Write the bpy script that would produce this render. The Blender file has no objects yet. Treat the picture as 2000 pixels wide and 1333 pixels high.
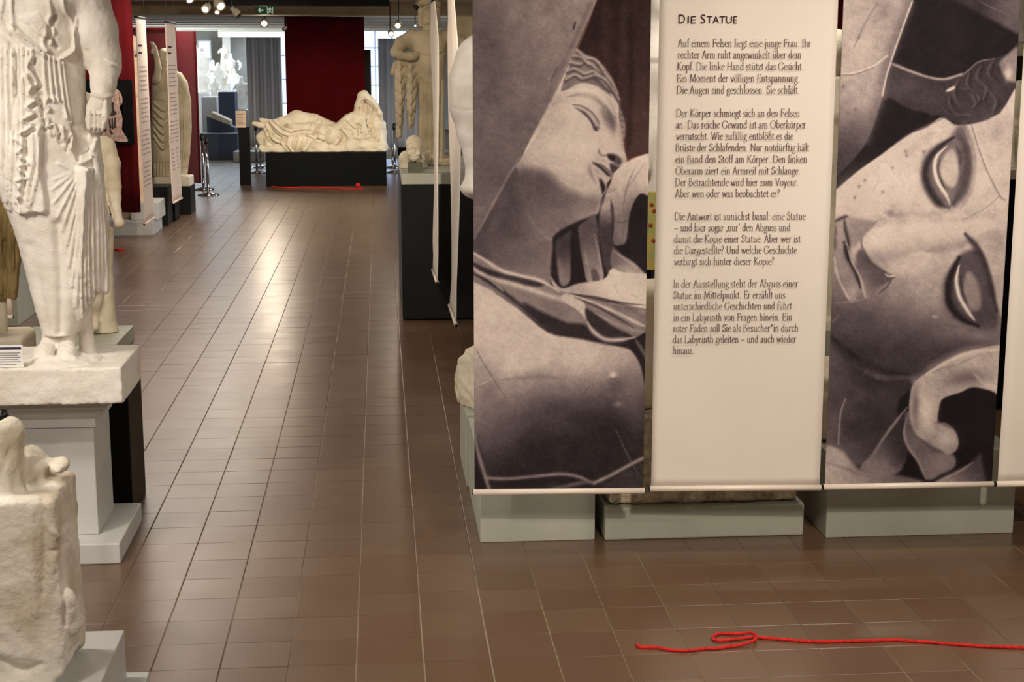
import bpy, bmesh, math, random
import numpy as np
from mathutils import Vector, Matrix

# ------------------------------------------------------------------ scene, camera, light
scene = bpy.context.scene
col = scene.collection
random.seed(7)
rng = np.random.default_rng(7)

FPX, PITCH, YAW, CAMH = 2980.0, math.radians(10.555), math.radians(4.92), 2.215
cam_data = bpy.data.cameras.new('camera')
cam_data.sensor_width = 36.0
cam_data.lens = FPX / 2000.0 * 36.0
cam_data.clip_end = 200
cam = bpy.data.objects.new('camera', cam_data)
col.objects.link(cam)
cam.location = (0, 0, CAMH)
cam.rotation_euler = (math.pi / 2 - PITCH, 0, -YAW)
scene.camera = cam
cam_data.dof.use_dof = False

vs = scene.view_settings
vs.view_transform = 'Standard'
vs.look = 'None'
vs.gamma = 1.0
vs.use_curve_mapping = False
vs.exposure = 0.62

world = bpy.data.worlds.new('world')
scene.world = world
world.use_nodes = True
bg = world.node_tree.nodes['Background']
bg.inputs[0].default_value = (0.75, 0.87, 1.0, 1)
bg.inputs[1].default_value = 1.6


def area(name, loc, size, energy, color=(1, .86, .7), rot=(0, 0, 0), size_y=None, spread=math.pi):
    d = bpy.data.lights.new(name, 'AREA')
    d.shape = 'RECTANGLE'
    d.size = size
    d.size_y = size_y or size
    d.energy = energy
    d.color = color
    d.spread = spread
    o = bpy.data.objects.new(name, d)
    o.location = loc
    o.rotation_euler = rot
    col.objects.link(o)
    return o


def spot(name, loc, target, energy, angle=60, blend=.6, color=(1, .80, .58), radius=.06):
    d = bpy.data.lights.new(name, 'SPOT')
    d.energy = energy
    d.color = color
    d.spot_size = math.radians(angle)
    d.spot_blend = blend
    d.shadow_soft_size = radius
    o = bpy.data.objects.new(name, d)
    o.location = loc
    o.rotation_euler = (Vector(target) - Vector(loc)).to_track_quat('-Z', 'Y').to_euler()
    col.objects.link(o)
    return o


WARM = (1, .90, .78)
SPOTC = (1, .83, .64)
# ambient fill for the hall: unseen area lights added under the ceiling
for yy, e0, e1 in ((1.5, 40, 40), (5.0, 40, 30), (9.5, 34, 12), (14.0, 34, 16), (18.5, 34, 34), (23.0, 40, 40)):
    area('hall_fill_light', (-2.4, yy, 3.1), 1.5, e0, WARM, size_y=.35)
    area('hall_fill_light', (2.4 if yy != 14.0 else 4.2, yy, 3.1), 1.5, e1, WARM, size_y=.35)
# track spots
spot('track_spot_light', (1.5, 2.0, 3.05), (1.5, 6.4, 1.3), 230, 75, .8, (1, .86, .70))
spot('track_spot_light', (-2.9, 4.4, 3.1), (-1.5, 6.8, 1.5), 105, 70, .7, (1, .90, .80))
spot('track_spot_light', (-1.9, 2.4, 3.1), (-1.1, 4.6, .8), 75, 60, .7, (1, .90, .78))
spot('track_spot_light', (.3, 22.3, 2.95), (-.7, 27.2, .9), 320, 40, .6, SPOTC)
spot('track_spot_light', (-1.9, 22.4, 2.95), (-1.2, 27.2, 1.0), 150, 40, .6, SPOTC)
spot('track_spot_light', (-.6, 12.0, 3.05), (-2.6, 17.9, 1.3), 170, 45, .6, SPOTC)
spot('track_spot_light', (-.4, 15.5, 3.05), (-2.8, 22.0, 1.2), 260, 45, .6, SPOTC)
spot('track_spot_light', (-.7, 9.0, 3.05), (.7, 13.6, 1.8), 190, 60, .7, SPOTC)
spot('track_spot_light', (-.3, 6.9, 3.1), (.7, 9.8, 1.6), 130, 60, .7, (1, .90, .78))  # unseen spot added to brighten the white leg
spot('track_spot_light', (-1.0, 8.0, 3.05), (-2.2, 11.4, 1.2), 110, 60, .7, SPOTC)
spot('track_spot_light', (2.0, 7.2, 3.1), (1.9, 8.4, .7), 45, 100, .7, SPOTC)
# cool daylight fill: unseen area lights added at hall's end and far room
area('side_daylight_fill', (7.7, 26.5, 1.7), 9.0, 620, (.80, .90, 1.0), rot=(0, math.radians(90), math.radians(20)), size_y=2.2)
area('far_room_daylight_fill', (-3.2, 40.5, 2.9), 7.0, 280, (.76, .88, 1.0), size_y=9.0)
area('far_left_daylight_fill', (-7.7, 41, 1.6), 12.0, 950, (.74, .87, 1.0), rot=(0, math.radians(-90), 0), size_y=2.2)


# ------------------------------------------------------------------ helpers
def ray(px, py):
    u = (px - 1000) / FPX
    v = -(py - 666.5) / FPX
    fw = math.cos(PITCH) + v * math.sin(PITCH)
    up = -math.sin(PITCH) + v * math.cos(PITCH)
    return np.array([u * math.cos(YAW) + fw * math.sin(YAW), -u * math.sin(YAW) + fw * math.cos(YAW), up])


def at(px, py, Y):
    """point of the place seen at (px, py) of the photo that stands Y metres down the hall"""
    d = ray(px, py)
    return np.array([0, 0, CAMH]) + d * (Y / d[1])


def ground(px, py, z=0.0):
    d = ray(px, py)
    return np.array([0, 0, CAMH]) + d * ((z - CAMH) / d[2])


def project(V):
    x, y, z = V[:, 0], V[:, 1], V[:, 2] - CAMH
    xr = x * math.cos(YAW) - y * math.sin(YAW)
    d = x * math.sin(YAW) + y * math.cos(YAW)
    fw = d * math.cos(PITCH) - z * math.sin(PITCH)
    up = d * math.sin(PITCH) + z * math.cos(PITCH)
    return 1000 + FPX * xr / fw, 666.5 - FPX * up / fw


def lin(h):
    """#rrggbb (sRGB) -> linear rgba"""
    h = h.lstrip('#')
    c = [int(h[i:i + 2], 16) / 255 for i in (0, 2, 4)]
    return tuple((v / 12.92 if v <= .04045 else ((v + .055) / 1.055) ** 2.4) for v in c) + (1.0,)


MATS = {}


def mat(name, a, b=None, scale=6.0, rough=.6, bump=0.0, bscale=40.0, metal=0.0, detail=4.0, spec=.5, lo=.35, hi=.7,
        stretch=None, bdist=.01):
    """procedural material: two tones mixed by noise, with fine relief"""
    if name in MATS:
        return MATS[name]
    m = bpy.data.materials.new(name)
    m.use_nodes = True
    nt = m.node_tree
    p = nt.nodes['Principled BSDF']
    p.inputs['Roughness'].default_value = rough
    p.inputs['Metallic'].default_value = metal
    p.inputs['Specular IOR Level'].default_value = spec
    tc = nt.nodes.new('ShaderNodeTexCoord')
    src = tc.outputs['Object']
    if stretch:
        mp = nt.nodes.new('ShaderNodeMapping')
        mp.inputs['Scale'].default_value = stretch
        nt.links.new(src, mp.inputs[0])
        src = mp.outputs[0]
    if b is None:
        b = a
    n = nt.nodes.new('ShaderNodeTexNoise')
    n.inputs['Scale'].default_value = scale
    n.inputs['Detail'].default_value = detail
    nt.links.new(src, n.inputs['Vector'])
    r = nt.nodes.new('ShaderNodeValToRGB')
    r.color_ramp.elements[0].position = lo
    r.color_ramp.elements[1].position = hi
    r.color_ramp.elements[0].color = lin(b)
    r.color_ramp.elements[1].color = lin(a)
    nt.links.new(n.outputs[0], r.inputs[0])
    nt.links.new(r.outputs[0], p.inputs['Base Color'])
    if bump:
        n2 = nt.nodes.new('ShaderNodeTexNoise')
        n2.inputs['Scale'].default_value = bscale
        n2.inputs['Detail'].default_value = 5
        nt.links.new(src, n2.inputs['Vector'])
        bp = nt.nodes.new('ShaderNodeBump')
        bp.inputs['Strength'].default_value = bump
        bp.inputs['Distance'].default_value = bdist
        nt.links.new(n2.outputs[0], bp.inputs['Height'])
        nt.links.new(bp.outputs[0], p.inputs['Normal'])
    MATS[name] = m
    return m


def emit(name, c, strength):
    if name in MATS:
        return MATS[name]
    m = bpy.data.materials.new(name)
    m.use_nodes = True
    p = m.node_tree.nodes['Principled BSDF']
    p.inputs['Base Color'].default_value = lin(c)
    p.inputs['Emission Color'].default_value = lin(c)
    p.inputs['Emission Strength'].default_value = strength
    MATS[name] = m
    return m


M_plaster = mat('white_plaster', '#e6e1d8', '#d3cabd', 7, .75, .25, 90, lo=.3, hi=.6)
M_plaster2 = mat('cream_plaster', '#e4dcc8', '#cfc3a6', 6, .75, .25, 80, lo=.3, hi=.65)
M_aged = mat('aged_plaster', '#ebe5d8', '#c9bda6', 6, .8, .5, 60, detail=7, lo=.36, hi=.58)
M_tan = mat('tan_plaster', '#c2b499', '#a19274', 5, .8, .4, 60)
M_wood = mat('brown_stone', '#b49c68', '#806a40', 6, .75, .6, 30, stretch=(4, 4, .7), detail=7)
M_peach = mat('peach_plaster', '#e3cdb6', '#c9a98b', 4, .75, .2, 60)
M_stone = mat('mottled_stone', '#ddd1b8', '#8d8067', 22, .9, 1.0, 45, detail=9, lo=.3, hi=.66, bdist=.02)
M_grey = mat('grey_paint', '#b4b6a9', '#a9ab9e', 3, .55, .06, 120)
M_lgrey = mat('light_grey_paint', '#c6c6c4', '#bcbcba', 3, .5, .05, 120)
M_dark = mat('dark_grey_paint', '#1d1e1f', '#191a1b', 3, .5, .06, 120, spec=.12)
M_black = mat('black_paint', '#0b0b0c', '#080808', 3, .45, .05, 120, spec=.12)
M_browndark = mat('dark_brown_paint', '#3b332b', '#332c25', 3, .5, .05, 120, spec=.12)
M_green = mat('dark_green_paint', '#030805', '#030604', 3, .6, .05, 120, spec=.12)
M_cloth = mat('banner_cloth', '#e2d9d0', '#ddd3c9', 2, .85, .05, 300, spec=.2)
M_bar = mat('banner_bar', '#e9dccf', '#e4d6c8', 3, .35)
M_red = mat('red_cloth', '#56070d', '#45050a', 5, .9, .15, 120, spec=.15, stretch=(6, 6, .3))
M_red2 = mat('deep_red_cloth', '#4c040a', '#430307', 5, .9, .1, 120, spec=.1)
M_redboard = mat('red_board', '#5c0c1a', '#4c0813', 2, .45, .03, 50)
M_greycloth = mat('grey_cloth', '#a3a6ae', '#94979f', 3, .8, .1, 120, stretch=(9, 9, .2))
M_wall = mat('wall_paint', '#d8d4cc', '#cfcbc2', 2, .8)
M_ceil = mat('ceiling_paint', '#b5a78d', '#a89a80', 2, .85)
M_ceilfar = mat('far_ceiling_paint', '#e8e3d6', '#dcd6c8', 2, .85)
M_beam = mat('beam_paint', '#9c8b70', '#8d7c62', 3, .85)
M_chrome = mat('chrome', '#d9d9dc', '#d0d0d4', 3, .12, metal=1.0)
M_blackmetal = mat('black_metal', '#0a0a0a', '#0d0d0d', 3, .35)
M_ropered = mat('dark_red_rope', '#5a0f16', '#4a0b11', 8, .7)
M_yarn = mat('red_yarn', '#e8261f', '#b9140f', 90, .85, .6, 250, detail=2)
M_paper = mat('paper_white', '#eceae6', '#e6e4e0', 3, .7)
M_ink = mat('printed_ink', '#5b3d3a', '#56393a', 3, .9, spec=.1)
M_inkhead = mat('printed_heading_ink', '#3f1f2b', '#3a1c28', 3, .9, spec=.1)
M_cardink = mat('card_ink', '#2a2440', '#2a2440', 3, .9)
M_blue = mat('slate_blue_paint', '#46536b', '#3d4a60', 2, .6)
M_lampbody = mat('lamp_body', '#b9b2a4', '#a69f92', 5, .4)
M_bulb = emit('lamp_glow', '#ffd0a0', 9)
M_glass = emit('daylight_pane', '#bcd4ff', 1.5)
M_exit = emit('exit_green', '#0d5a2c', .12)
M_exitw = emit('exit_white', '#dbe8d8', .25)

ORG = {}


def setprops(o, label=None, cat=None, group=None, kind=None):
    if label:
        o['label'] = label
    if cat:
        o['category'] = cat
    if group:
        o['group'] = group
    if kind:
        o['kind'] = kind
    return o


def link(name, data, origin, parent=None):
    o = bpy.data.objects.new(name, data)
    col.objects.link(o)
    ORG[o.name] = np.array(origin, float)
    if parent is not None:
        o.parent = parent
        o.location = Vector(np.array(origin) - ORG[parent.name])
    else:
        o.location = Vector(origin)
    return o


def thing(name, label, cat, loc, group=None):
    return setprops(link(name, None, loc), label, cat, group)


def obj(name, V, F, m, parent=None, origin=None, smooth=False):
    V = np.asarray(V, float)
    if origin is None:
        lo, hi = V.min(0), V.max(0)
        origin = np.array([(lo[0] + hi[0]) / 2, (lo[1] + hi[1]) / 2, lo[2]])
    me = bpy.data.meshes.new(name)
    me.from_pydata((V - origin).tolist(), [], F if isinstance(F, list) else F.tolist())
    me.materials.append(m)
    if smooth:
        me.polygons.foreach_set('use_smooth', [True] * len(me.polygons))
    me.update()
    return link(name, me, origin, parent)


def bm_obj(name, bm, m, parent=None, origin=None, smooth=False):
    bmesh.ops.recalc_face_normals(bm, faces=bm.faces)
    V = [tuple(v.co) for v in bm.verts]
    bm.verts.index_update()
    F = [[v.index for v in f.verts] for f in bm.faces]
    bm.free()
    return obj(name, V, F, m, parent, origin, smooth)


def bm_box(bm, x0, x1, y0, y1, z0, z1, bevel=0.0, seg=2):
    r = bmesh.ops.create_cube(bm, size=1)
    for v in r['verts']:
        v.co = Vector(((x0 + x1) / 2 + v.co.x * (x1 - x0), (y0 + y1) / 2 + v.co.y * (y1 - y0), (z0 + z1) / 2 + v.co.z * (z1 - z0)))
    if bevel:
        es = list({e for v in r['verts'] for e in v.link_edges})
        bmesh.ops.bevel(bm, geom=es, offset=bevel, segments=seg, affect='EDGES', profile=.5)


def box(name, x0, x1, y0, y1, z0, z1, m, parent=None, bevel=.004):
    bm = bmesh.new()
    bm_box(bm, x0, x1, y0, y1, z0, z1, bevel)
    return bm_obj(name, bm, m, parent)


def tube_mesh(pts, radii, n=10, cap=True):
    """round tube along points"""
    pts = [Vector(p) for p in pts]
    if not hasattr(radii, '__len__'):
        radii = [radii] * len(pts)
    V, F = [], []
    up = Vector((0, 0, 1))
    prev = None
    for i, p in enumerate(pts):
        d = (pts[min(i + 1, len(pts) - 1)] - pts[max(i - 1, 0)]).normalized()
        if prev is None:
            a = d.cross(up)
            if a.length < 1e-3:
                a = d.cross(Vector((1, 0, 0)))
        else:
            a = prev - d * prev.dot(d)
        a.normalize()
        prev = a
        b = d.cross(a)
        for k in range(n):
            t = 2 * math.pi * k / n
            V.append(tuple(p + (a * math.cos(t) + b * math.sin(t)) * radii[i]))
    for i in range(len(pts) - 1):
        for k in range(n):
            k2 = (k + 1) % n
            F.append([i * n + k, i * n + k2, (i + 1) * n + k2, (i + 1) * n + k])
    if cap:
        F.append(list(range(n))[::-1])
        F.append(list(range((len(pts) - 1) * n, len(pts) * n)))
    return V, F


def tube(name, pts, radii, m, parent=None, n=10, smooth=True):
    V, F = tube_mesh(pts, radii, n)
    return obj(name, V, F, m, parent, smooth=smooth)


def lathe(name, c, prof, m, parent=None, n=24, smooth=True):
    """prof: list of (radius, z) around a vertical axis through c"""
    V, F = [], []
    for r, z in prof:
        for k in range(n):
            t = 2 * math.pi * k / n
            V.append((c[0] + r * math.cos(t), c[1] + r * math.sin(t), c[2] + z))
    for i in range(len(prof) - 1):
        for k in range(n):
            k2 = (k + 1) % n
            F.append([i * n + k, i * n + k2, (i + 1) * n + k2, (i + 1) * n + k])
    F.append(list(range(n))[::-1])
    F.append(list(range((len(prof) - 1) * n, len(prof) * n)))
    return obj(name, V, F, m, parent, smooth=smooth)


def catmull(P, n=6, closed=False):
    P = np.asarray(P, float)
    if len(P) < 3 and not closed:
        return np.linspace(P[0], P[-1], n + 1)
    if closed:
        Q = np.vstack([P[-1:], P, P[:2]])
    else:
        Q = np.vstack([2 * P[0] - P[1], P, 2 * P[-1] - P[-2]])
    out = []
    t = np.linspace(0, 1, n, endpoint=False)[:, None]
    for i in range(1, len(Q) - 2):
        p0, p1, p2, p3 = Q[i - 1], Q[i], Q[i + 1], Q[i + 2]
        out.append(.5 * (2 * p1 + (p2 - p0) * t + (2 * p0 - 5 * p1 + 4 * p2 - p3) * t ** 2 + (-p0 + 3 * p1 - 3 * p2 + p3) * t ** 3))
    out = np.vstack(out)
    if not closed:
        out = np.vstack([out, P[-1:]])
    return out


# ------------------------------------------------------------------ sculpting toolkit (signed distance fields -> mesh)
def smin(a, b, k):
    h = np.clip(.5 + .5 * (b - a) / k, 0, 1)
    return b + (a - b) * h - k * h * (1 - h)


def smax(a, b, k):
    return -smin(-a, -b, k)


def cap(P, a, b, ra, rb):
    a = np.asarray(a, np.float32)
    b = np.asarray(b, np.float32)
    ba = b - a
    pa = [P[i] - a[i] for i in range(3)]
    t = np.clip((pa[0] * ba[0] + pa[1] * ba[1] + pa[2] * ba[2]) / float(ba @ ba + 1e-12), 0, 1)
    return np.sqrt((pa[0] - ba[0] * t) ** 2 + (pa[1] - ba[1] * t) ** 2 + (pa[2] - ba[2] * t) ** 2) - (ra + (rb - ra) * t)


def chain(P, pts, k=.015):
    """pts: list of (xyz, radius); a limb of tapering segments"""
    d = None
    for (a, ra), (b, rb) in zip(pts[:-1], pts[1:]):
        c = cap(P, a, b, ra, rb)
        d = c if d is None else smin(d, c, k)
    return d


def ell(P, c, r, R=None):
    q = [P[i] - c[i] for i in range(3)]
    if R is not None:
        q = [R[0][i] * q[0] + R[1][i] * q[1] + R[2][i] * q[2] for i in range(3)]
    k0 = np.sqrt(sum((q[i] / r[i]) ** 2 for i in range(3)))
    k1 = np.sqrt(sum((q[i] / r[i] ** 2) ** 2 for i in range(3))) + 1e-9
    return k0 * (k0 - 1) / k1


def rbox(P, c, half, r=.02, rz=0.0):
    q = [P[i] - c[i] for i in range(3)]
    if rz:
        cs, sn = math.cos(rz), math.sin(rz)
        q = [q[0] * cs + q[1] * sn, -q[0] * sn + q[1] * cs, q[2]]
    q = [np.abs(q[i]) - (half[i] - r) for i in range(3)]
    out = np.sqrt(sum(np.maximum(v, 0) ** 2 for v in q))
    return out + np.minimum(np.maximum(q[0], np.maximum(q[1], q[2])), 0) - r


def loft(P, rows):
    """rows: (z, cx, cy, rx, ry) from low to high; elliptic tube with changing section"""
    rows = sorted(rows)
    A = np.array(rows, np.float32)
    z = P[2]
    cx, cy, rx, ry = (np.interp(z, A[:, 0], A[:, i]).astype(np.float32) for i in (1, 2, 3, 4))
    qx, qy = (P[0] - cx), (P[1] - cy)
    k0 = np.sqrt((qx / rx) ** 2 + (qy / ry) ** 2)
    k1 = np.sqrt((qx / rx ** 2) ** 2 + (qy / ry ** 2) ** 2) + 1e-6
    d = k0 * (k0 - 1) / k1
    return np.maximum(d, np.maximum(A[0, 0] - z, z - A[-1, 0]))


def wobble(P, s, seed=0):
    """smooth pseudo noise, about -1..1"""
    r = np.random.default_rng(seed)
    out = 0
    for i in range(5):
        k = r.normal(size=3)
        k = k / np.linalg.norm(k) * s * (1 + .35 * i)
        k2 = r.normal(size=3)
        k2 = k2 / np.linalg.norm(k2) * s * (1 + .35 * i)
        out = out + np.sin(P[0] * k[0] + P[1] * k[1] + P[2] * k[2] + r.uniform(0, 6.28)) * np.sin(
            P[0] * k2[0] + P[1] * k2[1] + P[2] * k2[2] + r.uniform(0, 6.28)) / (1 + .4 * i)
    return out / 1.6


def surface(fn, lo, hi, h):
    """surface nets over a field, evaluated densely only near the surface"""
    lo = np.asarray(lo, float)
    hi = np.asarray(hi, float)
    B = 4
    n = (np.ceil((hi - lo) / (h * B)).astype(int)) + 1
    ax = [(lo[i] + np.arange(n[i]) * h * B).astype(np.float32) for i in range(3)]
    X, Y, Z = np.meshgrid(*ax, indexing='ij')
    C = fn((X.ravel() + h * B / 2, Y.ravel() + h * B / 2, Z.ravel() + h * B / 2)).reshape(X.shape)
    near = np.abs(C) < h * B * 1.9 + .012
    D = np.repeat(np.repeat(np.repeat(np.where(C < 0, -1, 1).astype(np.float32), B, 0), B, 1), B, 2)
    mask = np.repeat(np.repeat(np.repeat(near, B, 0), B, 1), B, 2)
    idx = np.nonzero(mask)
    pts = tuple((lo[i] + idx[i] * h).astype(np.float32) for i in range(3))
    D[idx] = fn(pts)
    D[0], D[-1], D[:, 0], D[:, -1], D[:, :, 0], D[:, :, -1] = 1, 1, 1, 1, 1, 1
    N = D.shape
    ins = D < 0
    cnt = sum(ins[i:N[0] - 1 + i, j:N[1] - 1 + j, k:N[2] - 1 + k].astype(np.int8) for i in (0, 1) for j in (0, 1) for k in (0, 1))
    cells = np.nonzero((cnt > 0) & (cnt < 8))
    vid = -np.ones(cnt.shape, np.int64)
    vid[cells] = np.arange(len(cells[0]))
    acc = np.zeros((len(cells[0]), 3))
    num = np.zeros(len(cells[0]))
    corners = [(i, j, k) for i in (0, 1) for j in (0, 1) for k in (0, 1)]
    val = {c: D[cells[0] + c[0], cells[1] + c[1], cells[2] + c[2]] for c in corners}
    for a in corners:
        for axis in range(3):
            if a[axis] == 0:
                b = list(a)
                b[axis] = 1
                b = tuple(b)
                va, vb = val[a], val[b]
                s = (va < 0) != (vb < 0)
                t = np.where(s, va / np.where(s, va - vb, 1), 0)
                for q in range(3):
                    acc[:, q] += np.where(s, a[q] + (t if q == axis else 0), 0)
                num += s
    V = lo + (np.stack(cells, 1) + acc / num[:, None]) * h
    quads = []
    for axis in range(3):
        o1, o2 = [(1, 2), (2, 0), (0, 1)][axis]
        sl0 = [slice(1, N[i] - 1) for i in range(3)]
        sl0[axis] = slice(0, N[axis] - 1)
        sl1 = list(sl0)
        sl1[axis] = slice(1, N[axis])
        A, Bv = ins[tuple(sl0)], ins[tuple(sl1)]
        e = np.nonzero(A != Bv)
        base = [e[i] + (1 if i != axis else 0) for i in range(3)]

        def cid(d1, d2):
            c = [base[0], base[1], base[2]]
            c[o1] = c[o1] - d1
            c[o2] = c[o2] - d2
            return vid[c[0], c[1], c[2]]
        q = np.stack([cid(0, 0), cid(1, 0), cid(1, 1), cid(0, 1)], 1)
        flip = A[e]
        q[~flip] = q[~flip][:, ::-1]
        quads.append(q)
    Q = np.vstack(quads)
    Q = Q[(Q >= 0).all(1)]
    return V, Q


def vnormals(V, Q):
    n = np.cross(V[Q[:, 2]] - V[Q[:, 0]], V[Q[:, 3]] - V[Q[:, 1]])
    N = np.zeros_like(V)
    for i in range(4):
        for a in range(3):
            N[:, a] += np.bincount(Q[:, i], n[:, a], len(V))
    return N / (np.linalg.norm(N, axis=1, keepdims=True) + 1e-12)


def relax(V, Q, it=1, f=.5):
    for _ in range(it):
        S = np.zeros_like(V)
        c = np.zeros(len(V))
        for i in range(4):
            a, b = Q[:, i], Q[:, (i + 1) % 4]
            for q in range(3):
                S[:, q] += np.bincount(a, V[b, q], len(V)) + np.bincount(b, V[a, q], len(V))
            c += np.bincount(a, minlength=len(V)) + np.bincount(b, minlength=len(V))
        V = V + f * (S / c[:, None] - V)
    return V


def polyline_dist(px, py, pl):
    d = np.full(len(px), 1e9)
    for (x0, y0), (x1, y1) in zip(pl[:-1], pl[1:]):
        dx, dy = x1 - x0, y1 - y0
        t = np.clip(((px - x0) * dx + (py - y0) * dy) / (dx * dx + dy * dy + 1e-9), 0, 1)
        d = np.minimum(d, (px - x0 - t * dx) ** 2 + (py - y0 - t * dy) ** 2)
    return np.sqrt(d)


def in_poly(px, py, poly):
    c = np.zeros(len(px), bool)
    n = len(poly)
    for i in range(n):
        x0, y0 = poly[i]
        x1, y1 = poly[(i + 1) % n]
        if y0 == y1:
            continue
        c ^= ((py < y0) != (py < y1)) & (px < (x1 - x0) * (py - y0) / (y1 - y0) + x0)
    return c


def carve(V, N, strokes=(), patches=()):
    """drapery: ridges / grooves (points, width, height) and raised cloth layers (outline, height, soft edge) on the front of a figure"""
    px, py = project(V)
    view = V - np.array([0, 0, CAMH])
    view /= np.linalg.norm(view, axis=1, keepdims=True)
    front = np.clip(-(N * view).sum(1) * 2.2 - .15, 0, 1)
    disp = np.zeros(len(V))
    for pts, w, hgt in strokes:
        pl = catmull(pts, 5)
        m = (px > pl[:, 0].min() - 3 * w) & (px < pl[:, 0].max() + 3 * w) & (py > pl[:, 1].min() - 3 * w) & (py < pl[:, 1].max() + 3 * w)
        i = np.nonzero(m)[0]
        if len(i):
            d = polyline_dist(px[i], py[i], pl)
            disp[i] += hgt * np.exp(-(d / w) ** 2)
    for pts, hgt, soft in patches:
        pl = catmull(pts, 4, closed=True) if soft > 0 else np.asarray(pts, float)
        soft = abs(soft)
        pc = np.vstack([pl, pl[:1]])
        m = (px > pl[:, 0].min() - 3 * soft) & (px < pl[:, 0].max() + 3 * soft) & (py > pl[:, 1].min() - 3 * soft) & (py < pl[:, 1].max() + 3 * soft)
        i = np.nonzero(m)[0]
        if len(i):
            d = polyline_dist(px[i], py[i], pc)
            sd = np.where(in_poly(px[i], py[i], pl), d, -d)
            disp[i] += hgt * np.clip(.5 + sd / (2 * soft), 0, 1)
    return V + N * (disp * front)[:, None]


def sculpt(name, fn, lo, hi, h, m, parent=None, strokes=(), patches=(), rough=0.0, rscale=30.0, seed=0, smooth_it=1, zmin=None):
    V, Q = surface(fn, lo, hi, h)
    V = relax(V, Q, smooth_it, .4)
    N = vnormals(V, Q)
    if rough:
        w = wobble((V[:, 0], V[:, 1], V[:, 2]), rscale, seed) + .5 * wobble((V[:, 0], V[:, 1], V[:, 2]), rscale * 2.3, seed + 1)
        V = V + N * (rough * w)[:, None]
    if len(strokes) or len(patches):
        V = carve(V, N, strokes, patches)
    if zmin is not None:
        V[:, 2] = np.maximum(V[:, 2], zmin)
    lo_, hi_ = V.min(0), V.max(0)
    origin = np.array([(lo_[0] + hi_[0]) / 2, (lo_[1] + hi_[1]) / 2, lo_[2]])
    me = bpy.data.meshes.new(name)
    me.vertices.add(len(V))
    me.vertices.foreach_set('co', (V - origin).astype(np.float32).ravel())
    me.loops.add(len(Q) * 4)
    me.loops.foreach_set('vertex_index', Q.astype(np.int32).ravel())
    me.polygons.add(len(Q))
    me.polygons.foreach_set('loop_start', np.arange(0, len(Q) * 4, 4, dtype=np.int32))
    me.polygons.foreach_set('use_smooth', np.ones(len(Q), bool))
    me.update(calc_edges=True)
    me.validate()
    me.materials.append(m)
    return link(name, me, origin, parent)


# ------------------------------------------------------------------ flat prints of the two picture banners (tone painted per cloth vertex)
def vnoise(x, y, wl, seed):
    """smooth lattice noise with the given wavelength, about -1..1"""
    g = np.random.default_rng(seed).uniform(-1, 1, (257, 257))
    u, v = x / wl, y / wl + 40
    i, j = np.floor(u).astype(int), np.floor(v).astype(int)
    fu, fv = u - i, v - j
    fu, fv = fu * fu * (3 - 2 * fu), fv * fv * (3 - 2 * fv)
    i, j = i % 256, j % 256
    return (g[i, j] * (1 - fu) + g[i + 1, j] * fu) * (1 - fv) + (g[i, j + 1] * (1 - fu) + g[i + 1, j + 1] * fu) * fv


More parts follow.
